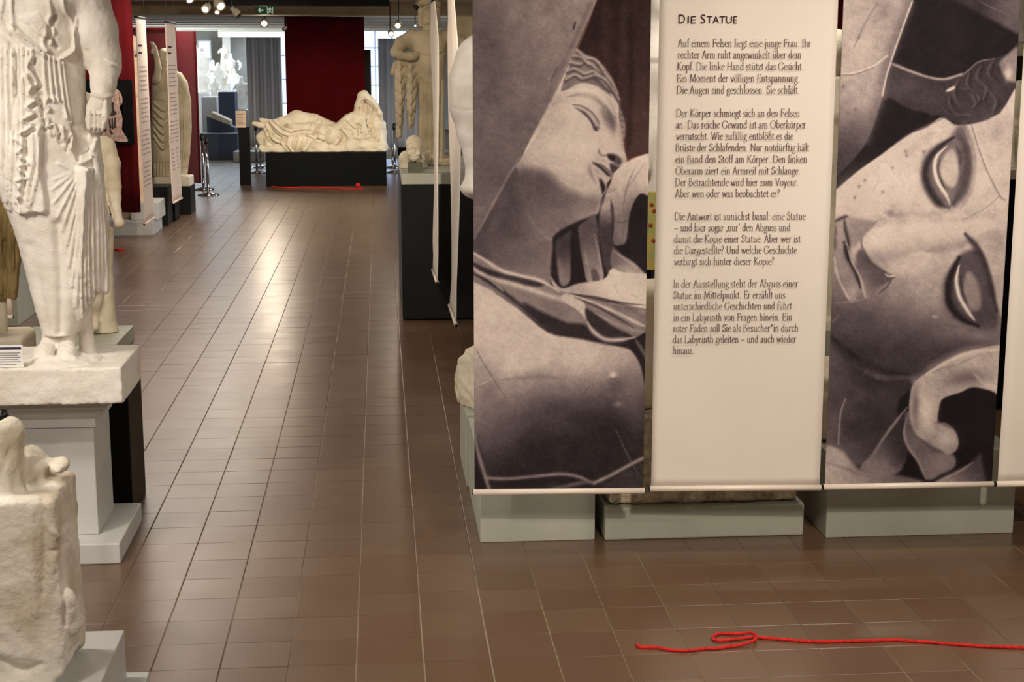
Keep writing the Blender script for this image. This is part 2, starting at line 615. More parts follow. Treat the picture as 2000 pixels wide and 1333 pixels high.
class Print:
    def __init__(self, px, py, ox, oy):
        self.x, self.y = px, py
        self.T = np.full(len(px), .12)
        self.B = np.zeros(len(px))            # brown tint
        self.ox, self.oy, self.s = ox, oy, 2.665

    def pt(self, pts):
        return np.array([(self.ox + x / self.s, self.oy + y / self.s) for x, y in pts])

    def near(self, pl, m):
        return np.nonzero((self.x > pl[:, 0].min() - m) & (self.x < pl[:, 0].max() + m) & (self.y > pl[:, 1].min() - m) & (self.y < pl[:, 1].max() + m))[0]

    def fill(self, pts, val, soft=6, a=1.0, sharp=False, brown=None, grad=None):
        """val: tone; grad: (x0, y0, v0, x1, y1, v1) linear blend of tones between two points"""
        soft = soft / self.s
        pl = self.pt(pts)
        pl = pl if sharp else catmull(pl, 4, closed=True)
        i = self.near(pl, 2 * soft + 1)
        if not len(i):
            return
        d = polyline_dist(self.x[i], self.y[i], np.vstack([pl, pl[:1]]))
        sd = np.where(in_poly(self.x[i], self.y[i], pl), d, -d)
        al = a * np.clip(.5 + sd / (2 * soft), 0, 1)
        if grad is not None:
            (gx0, gy0), (gx1, gy1) = self.pt([grad[:2], grad[3:5]])
            t = ((self.x[i] - gx0) * (gx1 - gx0) + (self.y[i] - gy0) * (gy1 - gy0)) / ((gx1 - gx0) ** 2 + (gy1 - gy0) ** 2)
            t = np.clip(t, 0, 1)
            val = grad[2] + (grad[5] - grad[2]) * (t * t * (3 - 2 * t))
        self.T[i] = self.T[i] * (1 - al) + val * al
        self.B[i] = self.B[i] * (1 - al) + (brown or 0) * al

    def line(self, pts, w, val, a=1.0, taper=True):
        w = w / self.s
        pl = catmull(self.pt(pts), 5)
        i = self.near(pl, 3 * w)
        if not len(i):
            return
        x, y = self.x[i], self.y[i]
        best = np.full(len(i), 1e9)
        par = np.zeros(len(i))
        n = len(pl) - 1
        for k in range(n):
            (x0, y0), (x1, y1) = pl[k], pl[k + 1]
            dx, dy = x1 - x0, y1 - y0
            t = np.clip(((x - x0) * dx + (y - y0) * dy) / (dx * dx + dy * dy + 1e-9), 0, 1)
            d = (x - x0 - t * dx) ** 2 + (y - y0 - t * dy) ** 2
            m = d < best
            best[m] = d[m]
            par[m] = (k + t[m]) / n
        ww = w * (np.clip(np.sin(np.pi * np.clip(par * .9 + .05, 0, 1)) * 1.3, .35, 1) if taper else 1)
        al = a * np.exp(-best / (ww * ww))
        self.T[i] = self.T[i] * (1 - al) + val * al

    def blob(self, cx, cy, rx, ry, val, a=.8, ang=0.0):
        (c,) = self.pt([(cx, cy)])
        ca, sa = math.cos(math.radians(ang)), math.sin(math.radians(ang))
        x, y = (self.x - c[0]) * self.s, (self.y - c[1]) * self.s
        u, v = x * ca + y * sa, -x * sa + y * ca
        al = a * np.exp(-((u / rx) ** 2 + (v / ry) ** 2))
        self.T = self.T * (1 - al) + val * al

    def rgb(self, seed):
        x, y = self.x, self.y
        n = .035 * vnoise(x, y, 60, seed) + .03 * vnoise(x + .3 * y, y, 22, seed + 1) + .024 * vnoise(x - .4 * y, y, 9, seed + 2) + .016 * vnoise(x, y, 4.5, seed + 3)
        r = np.random.default_rng(seed)
        t = np.clip(self.T + n * (.35 + self.T) + r.normal(0, .012, len(self.T)), 0, 1)
        stops = np.array([0, .15, .35, .5, .7, .85, 1.0])
        cols = np.array([(14, 11, 13), (40, 33, 36), (96, 85, 89), (138, 124, 125), (205, 190, 182), (230, 217, 208), (244, 235, 226)]) / 255
        c = np.stack([np.interp(t, stops, cols[:, k]) for k in range(3)], 1)
        b = np.clip(self.B, 0, 1)[:, None]
        c = c * (1 - b) + c * np.array([1.10, .90, .82]) * b
        return np.where(c <= .04045, c / 12.92, ((c + .055) / 1.055) ** 2.4)


def paint_profile(px, py):
    p = Print(px, py, 920, 0)
    # backdrop cloth
    p.fill([(0, -300), (1000, -300), (1000, 1300), (0, 1300)], .17, 4, sharp=True, brown=1, grad=(600, 0, .13, 900, 700, .22))
    for x in (700, 790, 860, 905):
        p.line([(x, -200), (x + 8, 200), (x - 10, 500), (x + 5, 800)], 28, .24, .45, False)
    p.line([(825, 100), (835, 400), (820, 760)], 16, .12, .5, False)
    p.fill([(430, 1180), (560, 1000), (940, 980), (960, 1340), (430, 1340)], .13, 10)
    # neck, jaw and face
    neck = [(10, 1150), (140, 1020), (270, 820), (500, 800), (660, 1080), (600, 1170), (520, 1215), (440, 1256), (428, 1330), (420, 1430), (408, 1500), (330, 1470), (150, 1420), (0, 1330)]
    p.fill(neck, .36, 5, grad=(100, 1150, .30, 420, 1330, .46))
    face = [(220, 830), (280, 680), (370, 520), (440, 390), (520, 300), (600, 350), (690, 410), (745, 470), (768, 545), (772, 620), (785, 700), (796, 770), (808, 826), (806, 852), (775, 880), (742, 900), (735, 915), (722, 938),
            (704, 958), (706, 988), (694, 1006), (684, 1022), (674, 1048), (668, 1080), (640, 1130), (560, 1200), (440, 1258), (330, 1180), (255, 1000), (250, 900)]
    p.fill(face, .70, 3, grad=(560, 560, .74, 640, 980, .66))
    # shade under the cheek and jaw
    p.fill([(250, 880), (330, 880), (400, 900), (480, 975), (560, 1010), (640, 1030), (690, 1030), (668, 1085), (610, 1165), (520, 1215), (430, 1262), (320, 1190), (230, 1000)], .40, 26, .95, grad=(420, 930, .36, 560, 1190, .47))
    p.blob(360, 960, 80, 70, .30, .55)
    p.blob(600, 1130, 90, 26, .52, .6, -32)
    p.line([(470, 1240), (560, 1200), (640, 1130), (668, 1082)], 8, .60, .6)
    p.blob(190, 1130, 120, 130, .28, .6)
    p.blob(330, 1280, 110, 40, .46, .6)
    p.blob(560, 700, 120, 120, .77, .6)
    p.blob(420, 760, 70, 80, .74, .5)
    p.blob(600, 480, 100, 36, .72, .7, 12)
    # hair
    hair = [(470, 470), (490, 400), (520, 320), (548, 256), (600, 284), (650, 308), (702, 360), (742, 420), (766, 490), (778, 552), (745, 500), (700, 470), (650, 440), (590, 425), (540, 432), (500, 460)]
    p.fill(hair, .47, 4)
    for k, pts in enumerate(([(500, 330), (560, 345), (600, 330), (650, 370), (690, 400)], [(500, 380), (540, 370), (590, 395), (640, 385), (690, 440)], [(490, 425), (540, 400), (580, 420), (640, 410), (720, 480)],
                             [(545, 270), (590, 310), (640, 320), (690, 370)], [(660, 340), (700, 400), (730, 440), (760, 500)], [(640, 400), (690, 420), (730, 470), (768, 530)], [(520, 300), (570, 310), (610, 345)])):
        p.line(pts, 8, .26, .8, False)
        p.line([(x + 3, y - 13) for x, y in pts], 7, .66, .75, False)
    p.line([(470, 470), (500, 462), (545, 436), (600, 428), (660, 448), (730, 500)], 6, .36, .7)
    p.fill([(768, 545), (790, 598), (804, 660), (797, 728), (786, 700), (776, 620)], .50, 4)
    for k in range(5):
        p.line([(772 + 4 * k, 560 + 32 * k), (790 + 2 * k, 575 + 30 * k)], 6, .30, .7)
    # eye
    p.blob(712, 600, 36, 62, .36, .85, -18)
    p.blob(735, 640, 20, 50, .30, .6, -10)
    p.line([(500, 505), (570, 492), (640, 510), (690, 555), (705, 600)], 14, .52, .7)
    p.line([(490, 480), (570, 465), (650, 480), (710, 540), (745, 600)], 12, .80, .6)
    p.fill([(540, 552), (590, 556), (635, 590), (664, 640), (656, 678), (628, 640), (590, 596)], .66, 4)
    p.line([(528, 545), (575, 552), (625, 582), (660, 628), (668, 650)], 5, .34, .8)
    p.line([(540, 560), (590, 590), (625, 630), (645, 672), (658, 682)], 7, .24, .95)
    p.line([(560, 596), (600, 625), (632, 668)], 9, .78, .6)
    p.blob(655, 668, 14, 12, .22, .7)
    # nose and mouth
    p.line([(770, 620), (782, 720), (796, 800)], 12, .60, .7)
    p.line([(690, 690), (716, 730), (740, 770), (790, 800)], 20, .76, .6)
    p.line([(664, 770), (668, 795), (690, 812), (720, 802)], 7, .48, .85)
    p.blob(680, 845, 26, 16, .48, .6)
    p.fill([(706, 806), (736, 800), (766, 812), (786, 838), (770, 862), (738, 842)], .30, 7)
    p.fill([(712, 808), (742, 808), (752, 826), (736, 838), (716, 826)], .13, 5)
    p.fill([(724, 850), (770, 868), (800, 858), (772, 884), (742, 904), (728, 890)], .27, 6)
    p.line([(790, 790), (806, 832), (800, 858)], 7, .68, .8)
    p.fill([(628, 846), (660, 850), (694, 862), (716, 880), (732, 912), (712, 918), (690, 892), (656, 868)], .42, 5)
    p.line([(630, 846), (668, 868), (700, 898), (726, 920)], 6, .15, .95)
    p.line([(648, 838), (690, 850), (722, 884)], 6, .74, .8)
    p.fill([(640, 880), (676, 900), (704, 945), (706, 985), (690, 1000), (674, 968), (656, 930)], .60, 6)
    p.fill([(668, 930), (690, 950), (700, 985), (684, 1010), (676, 980)], .17, 6)
    p.line([(616, 860), (620, 890), (636, 930), (650, 960)], 10, .52, .7)
    p.line([(655, 905), (690, 930), (704, 962)], 6, .70, .7)
    # big arm across the upper left
    arm = [(-60, -320), (790, -320), (656, 0), (600, 130), (545, 255), (480, 400), (400, 560), (330, 690), (268, 812), (196, 925), (128, 1050), (62, 1170), (26, 1240), (-60, 1300)]
    p.fill(arm, .45, 3, sharp=True, grad=(60, 300, .41, 420, 120, .53))
    p.blob(330, 60, 170, 170, .56, .6)
    p.blob(90, 200, 90, 180, .34, .55)
    p.blob(330, 480, 110, 110, .46, .6)
    p.blob(120, 850, 150, 200, .33, .7)
    p.blob(240, 640, 90, 110, .40, .5)
    p.line([(620, 20), (560, 160), (470, 350), (390, 520)], 14, .38, .5, False)
    p.line([(470, 440), (400, 572), (330, 705), (276, 800)], 9, .76, .9)
    p.line([(462, 452), (392, 585), (322, 715)], 3, .45, .4)
    p.line([(640, 40), (580, 190), (500, 370)], 5, .60, .5)
    p.line([(545, 110), (530, 160)], 5, .12, .8)
    p.line([(450, 350), (415, 425)], 4, .25, .6)
    p.line([(260, 810), (190, 925), (100, 1090), (36, 1210)], 7, .52, .7)
    # --- fingers and hollow below the hand
    p.oy = 480
    p.fill([(425, 20), (440, -60), (620, -150), (960, -220), (960, 60), (900, 180), (470, 240), (416, 160)], .13, 8)
    p.fill([(590, -100), (650, -80), (700, 120), (740, 60), (730, -100)], .22, 8)
    p.fill([(556, -84), (600, -130), (645, -160), (662, -50), (674, 60), (690, 150), (682, 202), (646, 210), (606, 190), (578, 80)], .48, 5, grad=(600, -60, .33, 660, 190, .56))
    p.fill([(622, 130), (650, 124), (668, 170), (664, 200), (636, 194)], .33, 4)
    p.fill([(440, -20), (480, -50), (522, -75), (522, 40), (516, 180), (470, 208), (448, 110)], .36, 6, grad=(470, 0, .25, 490, 190, .46))
    p.line([(455, 60), (470, 130), (480, 195)], 8, .50, .5)
    p.line([(590, 30), (610, 110), (632, 190)], 8, .58, .5)
    p.line([(520, -60), (530, 60), (522, 180)], 9, .10, .8)
    p.line([(556, -70), (566, 40), (590, 150)], 8, .12, .7)
    p.line([(640, -60), (668, 60), (682, 150)], 5, .64, .6)
    p.fill([(668, -180), (736, -190), (744, -40), (738, 90), (705, 140), (686, 60)], .25, 6)
    p.fill([(736, 12), (790, 50), (850, 90), (900, 140), (900, 168), (840, 156), (770, 130), (730, 110)], .52, 5, grad=(760, 40, .42, 850, 140, .60))
    p.line([(745, 30), (800, 70), (870, 120)], 5, .68, .6)
    p.oy = 0
    # hand under the chin
    hand = [(700, 1010), (728, 950), (742, 905), (800, 856), (860, 822), (945, 812), (945, 1010), (885, 1008), (850, 1048), (826, 1120), (816, 1200), (806, 1262), (782, 1276), (745, 1272), (732, 1200), (726, 1100), (690, 1090)]
    p.fill(hand, .66, 4, grad=(860, 860, .76, 770, 1250, .42))
    p.line([(742, 905), (800, 856), (860, 824), (930, 815)], 8, .82, .7)
    p.line([(860, 860), (820, 950), (800, 1030), (790, 1100)], 4, .46, .7)
    p.line([(905, 845), (850, 930), (800, 1000)], 3, .50, .6)
    p.fill([(690, 1060), (728, 1050), (734, 1170), (730, 1290), (690, 1320), (668, 1180), (676, 1090)], .36, 7, grad=(700, 1060, .60, 700, 1200, .26))
    p.line([(728, 1040), (738, 1130), (736, 1240)], 8, .14, .8)
    p.line([(745, 1150), (790, 1160), (815, 1145)], 5, .30, .7)
    p.line([(812, 1120), (806, 1200), (796, 1262)], 5, .60, .6)
    p.blob(775, 1215, 26, 45, .52, .6)
    p.blob(880, 1150, 60, 120, .10, .6)
    p.line([(680, 1010), (716, 1000), (760, 980)], 8, .50, .5)
    # --- lower half
    p.oy = 480
    # shoulder surface
    p.fill([(412, 160), (470, 222), (560, 196), (690, 176), (730, 120), (800, 140), (960, 165), (960, 330), (700, 280), (520, 250), (450, 250)], .70, 5, grad=(500, 230, .62, 760, 200, .76))
    p.line([(740, 200), (770, 255)], 3, .5, .6)
    p.line([(820, 250), (870, 270)], 3, .48, .6)
    # breast and chest
    chest = [(-40, 130), (130, 250), (260, 340), (400, 450), (560, 480), (720, 515), (830, 545), (880, 620), (905, 720), (960, 900), (960, 1400), (-40, 1400)]
    p.fill(chest, .68, 6, sharp=False, grad=(330, 560, .70, 430, 1080, .15))
    p.blob(110, 430, 170, 200, .72, .75)
    p.blob(60, 800, 120, 240, .46, .75)
    p.blob(160, 960, 110, 130, .38, .5)
    p.blob(640, 570, 190, 70, .70, .7, 12)
    p.blob(840, 800, 80, 150, .44, .6)
    p.blob(480, 880, 190, 120, .22, .65)
    p.blob(690, 960, 150, 110, .17, .7)
    p.blob(330, 700, 130, 40, .48, .5, 4)
    p.line([(150, 700), (260, 690), (380, 680), (480, 700)], 12, .46, .5)
    p.fill([(830, 520), (905, 470), (960, 480), (960, 800), (910, 720), (880, 610)], .15, 8)
    p.line([(850, 480), (900, 560), (940, 640)], 9, .55, .6)
    p.blob(755, 745, 42, 40, .34, .75)
    p.blob(740, 672, 19, 17, .80, .95)
    p.line([(722, 690), (745, 696), (760, 684)], 5, .36, .7)
    p.blob(765, 825, 22, 14, .55, .6)
    # wide cloth fold
    band = [(-40, 10), (60, 60), (130, 110), (250, 150), (370, 180), (470, 238), (560, 262), (700, 290), (830, 330), (960, 350), (960, 430), (900, 455), (840, 488), (740, 492), (640, 470), (560, 468), (430, 450), (380, 425), (250, 325), (130, 245), (-40, 150)]
    p.fill(band, .48, 5)
    p.fill([(-40, 60), (60, 110), (180, 150), (260, 160), (380, 200), (330, 215), (200, 185), (80, 150)], .20, 7)
    p.line([(-20, 20), (80, 80), (160, 130), (260, 158), (370, 186), (460, 240)], 10, .72, .9)
    p.line([(-20, 100), (90, 165), (200, 195), (300, 225), (420, 265), (520, 300), (600, 370)], 14, .70, .85)
    p.line([(-20, 130), (110, 200), (230, 290), (330, 370), (400, 430)], 12, .16, .9)
    p.line([(60, 140), (130, 200), (170, 240)], 8, .60, .8)
    p.fill([(270, 300), (380, 350), (500, 400), (590, 410), (650, 470), (740, 505), (850, 480), (820, 520), (700, 512), (560, 484), (430, 462), (370, 420)], .17, 10)
    p.fill([(500, 250), (580, 290), (600, 340), (610, 400), (560, 340), (470, 280)], .70, 5)
    p.fill([(595, 330), (640, 350), (740, 420), (850, 480), (780, 488), (690, 480), (640, 440), (606, 400)], .19, 7)
    p.line([(606, 398), (640, 450), (700, 488), (780, 490), (850, 478)], 12, .72, .9)
    p.line([(520, 255), (640, 300), (760, 350), (860, 400), (930, 430)], 9, .74, .85)
    p.line([(540, 270), (660, 320), (760, 375), (850, 430)], 7, .22, .8)
    p.line([(520, 250), (660, 270), (800, 300), (930, 312)], 5, .26, .8)
    p.line([(600, 270), (740, 305), (850, 345), (930, 380)], 8, .40, .7)
    p.line([(720, 300), (830, 320), (930, 345)], 8, .62, .7)
    p.line([(640, 350), (740, 400), (840, 440), (900, 448)], 9, .58, .7)
    # straps at the bottom
    p.fill([(-40, 1010), (30, 1010), (70, 1150), (110, 1300), (-40, 1300)], .12, 8)
    p.line([(18, 990), (40, 1090), (70, 1190), (105, 1300)], 11, .50, .9, False)
    p.line([(78, 1210), (200, 1214), (330, 1202), (470, 1190), (560, 1204), (620, 1232)], 9, .52, .9, False)
    p.line([(100, 1240), (260, 1240), (430, 1222), (560, 1226)], 14, .11, .8)
    p.line([(640, 1236), (740, 1190), (830, 1140), (940, 1085)], 10, .55, .9, False)
    p.line([(340, 1290), (460, 1262), (570, 1236), (640, 1228)], 11, .38, .8)
    p.fill([(700, 1240), (940, 1120), (940, 1300), (700, 1300)], .21, 14)
    # cracks
    for pts, v in (([(30, 550), (70, 620), (116, 692)], .2), ([(24, 735), (70, 715), (116, 690)], .70), ([(610, 735), (585, 778)], .2), ([(620, 780), (680, 845)], .25), ([(755, 960), (795, 1050), (835, 1130), (870, 1190)], .5), ([(600, 580), (560, 640), (535, 690)], .52), ([(120, 700), (180, 790)], .3)):
        p.line(pts, 2.4, v, .55, False)
    return p.rgb(3)


def paint_closeup(px, py):
    p = Print(px, py, 1600, 0)
    p.fill([(0, -400), (1200, -400), (1200, 1000), (0, 1000)], .10, 4, sharp=True)
    p.fill([(640, -60), (700, 0), (870, 92), (1030, 175), (1200, 200), (1200, -400), (500, -400)], .26, 12, sharp=True, grad=(800, 40, .20, 1020, 60, .36))
    p.line([(820, 0), (900, 40), (1000, 85)], 3, .5, .5)
    # hair roll
    p.fill([(370, 330), (480, 372), (570, 402), (650, 412), (750, 386), (830, 322), (910, 304), (980, 280), (1060, 240), (1060, 660), (860, 640), (720, 640), (620, 600), (560, 605), (450, 560), (325, 525)], .22, 6)
    p.blob(450, 440, 90, 70, .30, .7)
    p.blob(560, 500, 90, 60, .26, .5)
    for k, pts in enumerate(([(720, 420), (700, 480), (730, 540), (800, 560)], [(780, 380), (770, 440), (830, 500), (800, 560)], [(840, 340), (820, 400), (870, 450), (850, 520)], [(670, 500), (690, 560), (760, 590)], [(900, 320), (880, 380), (930, 430)],
                             [(640, 560), (700, 600), (790, 600)], [(930, 340), (960, 310), (1000, 290)], [(880, 470), (920, 520), (900, 590)], [(740, 460), (790, 480), (810, 530)])):
        p.line(pts, 10, .33, .8)
        p.line([(x + 14, y + 6) for x, y in pts], 8, .14, .6)
    p.line([(372, 330), (480, 372), (570, 402), (650, 412), (740, 388)], 7, .66, .9, False)
    p.line([(700, 400), (760, 380), (830, 322), (915, 306)], 5, .50, .8)
    p.fill([(660, 470), (700, 448), (705, 462), (672, 478)], .68, 4)
    p.fill([(940, 330), (975, 290), (1040, 250), (1060, 420), (985, 420), (960, 390)], .50, 8)
    p.blob(985, 380, 22, 40, .78, .8)
    # dark gap
    p.fill([(330, 520), (450, 565), (580, 600), (520, 660), (420, 720), (300, 820), (60, 1000), (120, 800)], .09, 8)
    # face
    p.fill([(40, 1010), (90, 985), (200, 892), (330, 800), (450, 712), (560, 660), (640, 612), (720, 652), (850, 632), (940, 590), (1080, 520), (1080, 1900), (40, 1900)], .70, 5, grad=(500, 900, .72, 520, 1330, .66))
    p.line([(400, 745), (470, 700), (560, 655), (650, 615)], 7, .42, .7)
    p.line([(420, 740), (500, 690), (600, 680), (740, 655)], 4, .78, .7)
    p.blob(930, 700, 130, 90, .58, .5)
    p.blob(250, 1000, 160, 110, .74, .6)
    p.blob(470, 780, 120, 50, .66, .5, -32)
    p.blob(900, 950, 90, 180, .74, .5)
    # first closed eye
    p.fill([(665, 735), (740, 655), (770, 670), (800, 790), (800, 900), (770, 1010), (720, 1070), (660, 1095), (600, 1060), (555, 970), (548, 880), (590, 800)], .44, 18)
    p.line([(700, 715), (620, 770), (565, 840), (552, 920), (580, 1000), (630, 1065), (672, 1085)], 24, .16, .95)
    p.line([(725, 700), (760, 770), (770, 870), (745, 980), (700, 1060)], 30, .28, .9)
    p.line([(715, 760), (735, 820), (720, 900)], 10, .24, .7)
    p.fill([(690, 775), (720, 830), (725, 920), (700, 975), (660, 960), (630, 900), (640, 830)], .66, 9)
    p.line([(664, 762), (612, 815), (600, 880), (622, 955), (660, 1015), (680, 1062)], 10, .84, .95)
    p.line([(628, 830), (618, 885), (640, 955), (668, 1000)], 5, .20, .85)
    p.line([(585, 850), (590, 930), (640, 1010)], 6, .36, .6)
    p.line([(745, 660), (800, 780), (808, 900), (785, 1010), (735, 1090)], 12, .58, .7)
    p.blob(730, 690, 30, 46, .36, .7)
    p.blob(640, 1100, 60, 26, .78, .6)
    # cracks and spots
    p.line([(795, 655), (830, 770), (870, 880), (940, 1020), (968, 1042)], 4, .44, .8, False)
    p.line([(802, 655), (838, 770), (880, 884), (946, 1018)], 3, .82, .6, False)
    p.line([(940, 1020), (870, 1080), (800, 1120), (720, 1160)], 3, .52, .6, False)
    for x, y in ((455, 810), (382, 874), (238, 940), (208, 972), (545, 792), (330, 1000), (185, 1030), (938, 1275), (450, 790)):
        p.blob(x, y, 7, 9, .40, .7)
    p.line([(275, 1000), (320, 940), (400, 960)], 3, .58, .5)
    # nose lying across
    p.line([(290, 1150), (420, 1120), (600, 1110), (720, 1100)], 16, .60, .5)
    p.fill([(218, 1240), (240, 1205), (320, 1180), (520, 1160), (720, 1150), (900, 1150), (900, 1240), (760, 1250), (600, 1290), (450, 1330), (330, 1400), (250, 1390), (225, 1320)], .70, 12, grad=(500, 1180, .74, 520, 1340, .58))
    p.blob(290, 1240, 60, 40, .78, .7)
    p.line([(300, 1155), (260, 1185), (222, 1230), (222, 1300)], 7, .40, .8)
    p.blob(370, 1108, 26, 14, .50, .7)
    p.line([(330, 1120), (370, 1140), (400, 1135)], 6, .78, .5)
    # mouth at the left edge
    p.fill([(60, 1170), (130, 1130), (180, 1135), (290, 1155), (240, 1220), (150, 1320), (60, 1400)], .56, 9)
    p.line([(70, 1160), (130, 1130), (150, 1128)], 8, .26, .9)
    p.line([(130, 1135), (138, 1200), (152, 1260), (150, 1340)], 9, .20, .9)
    p.line([(88, 1180), (78, 1230), (84, 1300)], 14, .30, .7)
    # arm
    arm = [(20, -400), (620, -400), (492, 0), (440, 142), (390, 282), (352, 400), (322, 530), (282, 660), (232, 765), (160, 852), (60, 950), (20, 900)]
    p.fill(arm, .60, 4, sharp=True, grad=(180, 400, .62, 160, 860, .25))
    p.line([(470, 20), (400, 200), (340, 380), (300, 560), (240, 720)], 34, .40, .65, False)
    p.blob(190, 120, 90, 120, .64, .7)
    p.blob(210, 500, 90, 110, .63, .6)
    p.blob(330, 60, 60, 70, .44, .5)
    p.line([(484, 8), (436, 140), (388, 278), (350, 398), (330, 500)], 4, .78, .9, False)
    p.line([(120, 386), (190, 378), (280, 345), (352, 292)], 5, .78, .8, False)
    p.line([(116, 392), (190, 386), (280, 353)], 3, .38, .7, False)
    p.line([(300, 20), (240, 120), (180, 250)], 4, .42, .6, False)
    for x, y in ((205, 195), (125, 450), (190, 570), (150, 590)):
        p.blob(x, y, 8, 10, .42, .7)
    # --- lower half
    p.oy = 480
    p.fill([(40, 150), (300, 60), (520, 120), (700, 60), (960, 300), (960, 520), (800, 545), (700, 580), (600, 630), (520, 700), (300, 700), (40, 560)], .5, 40, .9, grad=(520, 60, .64, 400, 600, .17))
    p.blob(420, 110, 60, 60, .70, .7)
    p.blob(560, 250, 120, 110, .60, .6)
    p.blob(820, 470, 130, 30, .50, .7, 8)
    p.blob(180, 420, 160, 80, .34, .6)
    p.line([(60, 470), (160, 565), (300, 640), (470, 672)], 22, .14, .7)
    # nose shadow and nostril
    p.fill([(222, 20), (260, 80), (330, 130), (390, 165), (372, 180), (300, 230), (240, 270), (210, 180), (190, 60)], .44, 9, grad=(330, 160, .34, 230, 260, .52))
    p.line([(222, 0), (262, 82), (330, 132), (356, 155)], 10, .28, .85)
    p.line([(340, 148), (365, 160), (400, 158)], 5, .80, .8)
    p.line([(378, 168), (356, 210), (310, 250)], 5, .26, .8)
    p.line([(560, 30), (680, 10), (780, -20)], 26, .48, .6)
    # lips
    p.fill([(76, 40), (130, 20), (190, 140), (215, 215), (190, 285), (160, 290), (110, 190)], .52, 7)
    p.line([(128, -20), (150, 60), (192, 140), (214, 220)], 14, .13, .95)
    p.line([(145, -10), (170, 80), (215, 170), (240, 262), (256, 272)], 6, .66, .9)
    p.line([(78, 60), (100, 170), (140, 250), (162, 290)], 6, .70, .85)
    p.line([(62, 298), (160, 294), (240, 275), (310, 245)], 4, .52, .7)
    p.blob(175, 240, 16, 30, .62, .7)
    # second closed eye
    p.fill([(720, 60), (830, 20), (880, 120), (912, 250), (930, 350), (925, 430), (840, 430), (740, 390), (672, 310), (668, 210)], .30, 14)
    p.line([(730, 60), (690, 140), (668, 220), (682, 310), (740, 380), (830, 420)], 22, .10, .95)
    p.line([(760, -60), (830, 20), (880, 120), (905, 220), (925, 340)], 26, .17, .85)
    p.fill([(770, 140), (810, 160), (838, 240), (840, 320), (800, 340), (765, 290), (750, 210)], .52, 12)
    p.line([(728, 105), (714, 180), (732, 270), (780, 350), (808, 388)], 10, .84, .95)
    p.line([(738, 150), (742, 230), (775, 310)], 5, .18, .8)
    p.fill([(830, -40), (960, -60), (960, 340), (930, 320), (905, 190), (870, 70)], .62, 9)
    p.blob(600, 370, 14, 8, .72, .6)
    # neck below
    p.fill([(20, 560), (300, 690), (480, 700), (470, 860), (300, 1080), (200, 1150), (20, 1120)], .22, 14, grad=(80, 900, .34, 330, 820, .19))
    p.blob(90, 720, 90, 90, .28, .6)
    p.blob(230, 790, 120, 50, .30, .6)
    p.blob(190, 950, 110, 80, .13, .7)
    p.blob(70, 960, 40, 80, .42, .6)
    p.line([(135, 800), (112, 870), (104, 960), (100, 1035)], 4, .62, .8, False)
    p.line([(260, 640), (215, 690)], 3, .36, .7)
    p.line([(65, 400), (110, 360)], 3, .6, .5)
    # black hollow, fingers and ground
    p.fill([(460, 760), (960, 700), (960, 1330), (500, 1330), (430, 1000)], .06, 10)
    p.fill([(20, 1060), (120, 1070), (210, 1165), (380, 1190), (560, 1235), (620, 1330), (20, 1330)], .55, 10, grad=(100, 1230, .60, 480, 1220, .36))
    p.line([(40, 1130), (160, 1170), (300, 1215)], 8, .46, .6)
    p.fill([(452, 850), (400, 920), (330, 1010), (280, 1090), (220, 1145), (222, 1172), (300, 1190), (380, 1195), (440, 1150), (470, 1020)], .22, 7, grad=(270, 1150, .48, 420, 1000, .18))
    p.line([(458, 842), (400, 915), (330, 1010), (275, 1095), (222, 1142)], 8, .50, .9)
    p.fill([(460, 860), (440, 970), (452, 1040), (500, 1110), (560, 1220), (640, 1190), (705, 1150), (700, 1090), (620, 1060), (520, 1000)], .34, 8, grad=(470, 900, .34, 630, 1160, .44))
    p.line([(455, 900), (442, 980), (470, 1060), (520, 1130), (556, 1215)], 7, .56, .8)
    p.blob(640, 1145, 50, 36, .50, .7)
    finger = [(472, 790), (490, 722), (560, 662), (700, 582), (830, 540), (960, 536), (960, 770), (890, 755), (800, 738), (735, 765), (650, 795), (628, 830), (618, 915), (660, 925), (708, 968), (726, 1030), (702, 1078), (640, 1082), (545, 1025), (492, 962), (468, 870)]
    p.fill(finger, .60, 5, grad=(700, 600, .64, 540, 900, .56))
    p.line([(560, 668), (700, 588), (830, 548), (940, 545)], 12, .74, .8)
    p.blob(770, 690, 120, 40, .36, .75, -8)
    p.blob(560, 860, 44, 90, .76, .8)
    p.blob(500, 840, 18, 90, .36, .7)
    p.blob(655, 1000, 56, 50, .70, .8, 40)
    p.line([(520, 1000), (590, 1055), (650, 1080)], 10, .30, .7)
    p.line([(600, 920), (640, 926), (690, 955)], 6, .34, .7)
    p.line([(800, 660), (860, 720), (940, 745)], 10, .70, .6)
    p.line([(560, 670), (640, 640), (720, 620), (850, 560)], 4, .48, .6)
    p.fill([(590, 1240), (700, 1180), (790, 1130), (840, 1080), (850, 1130), (880, 1250), (880, 1330), (590, 1330)], .40, 12, grad=(640, 1240, .52, 840, 1120, .24))
    p.line([(620, 1225), (720, 1180), (800, 1130)], 7, .58, .7)
    return p.rgb(8)


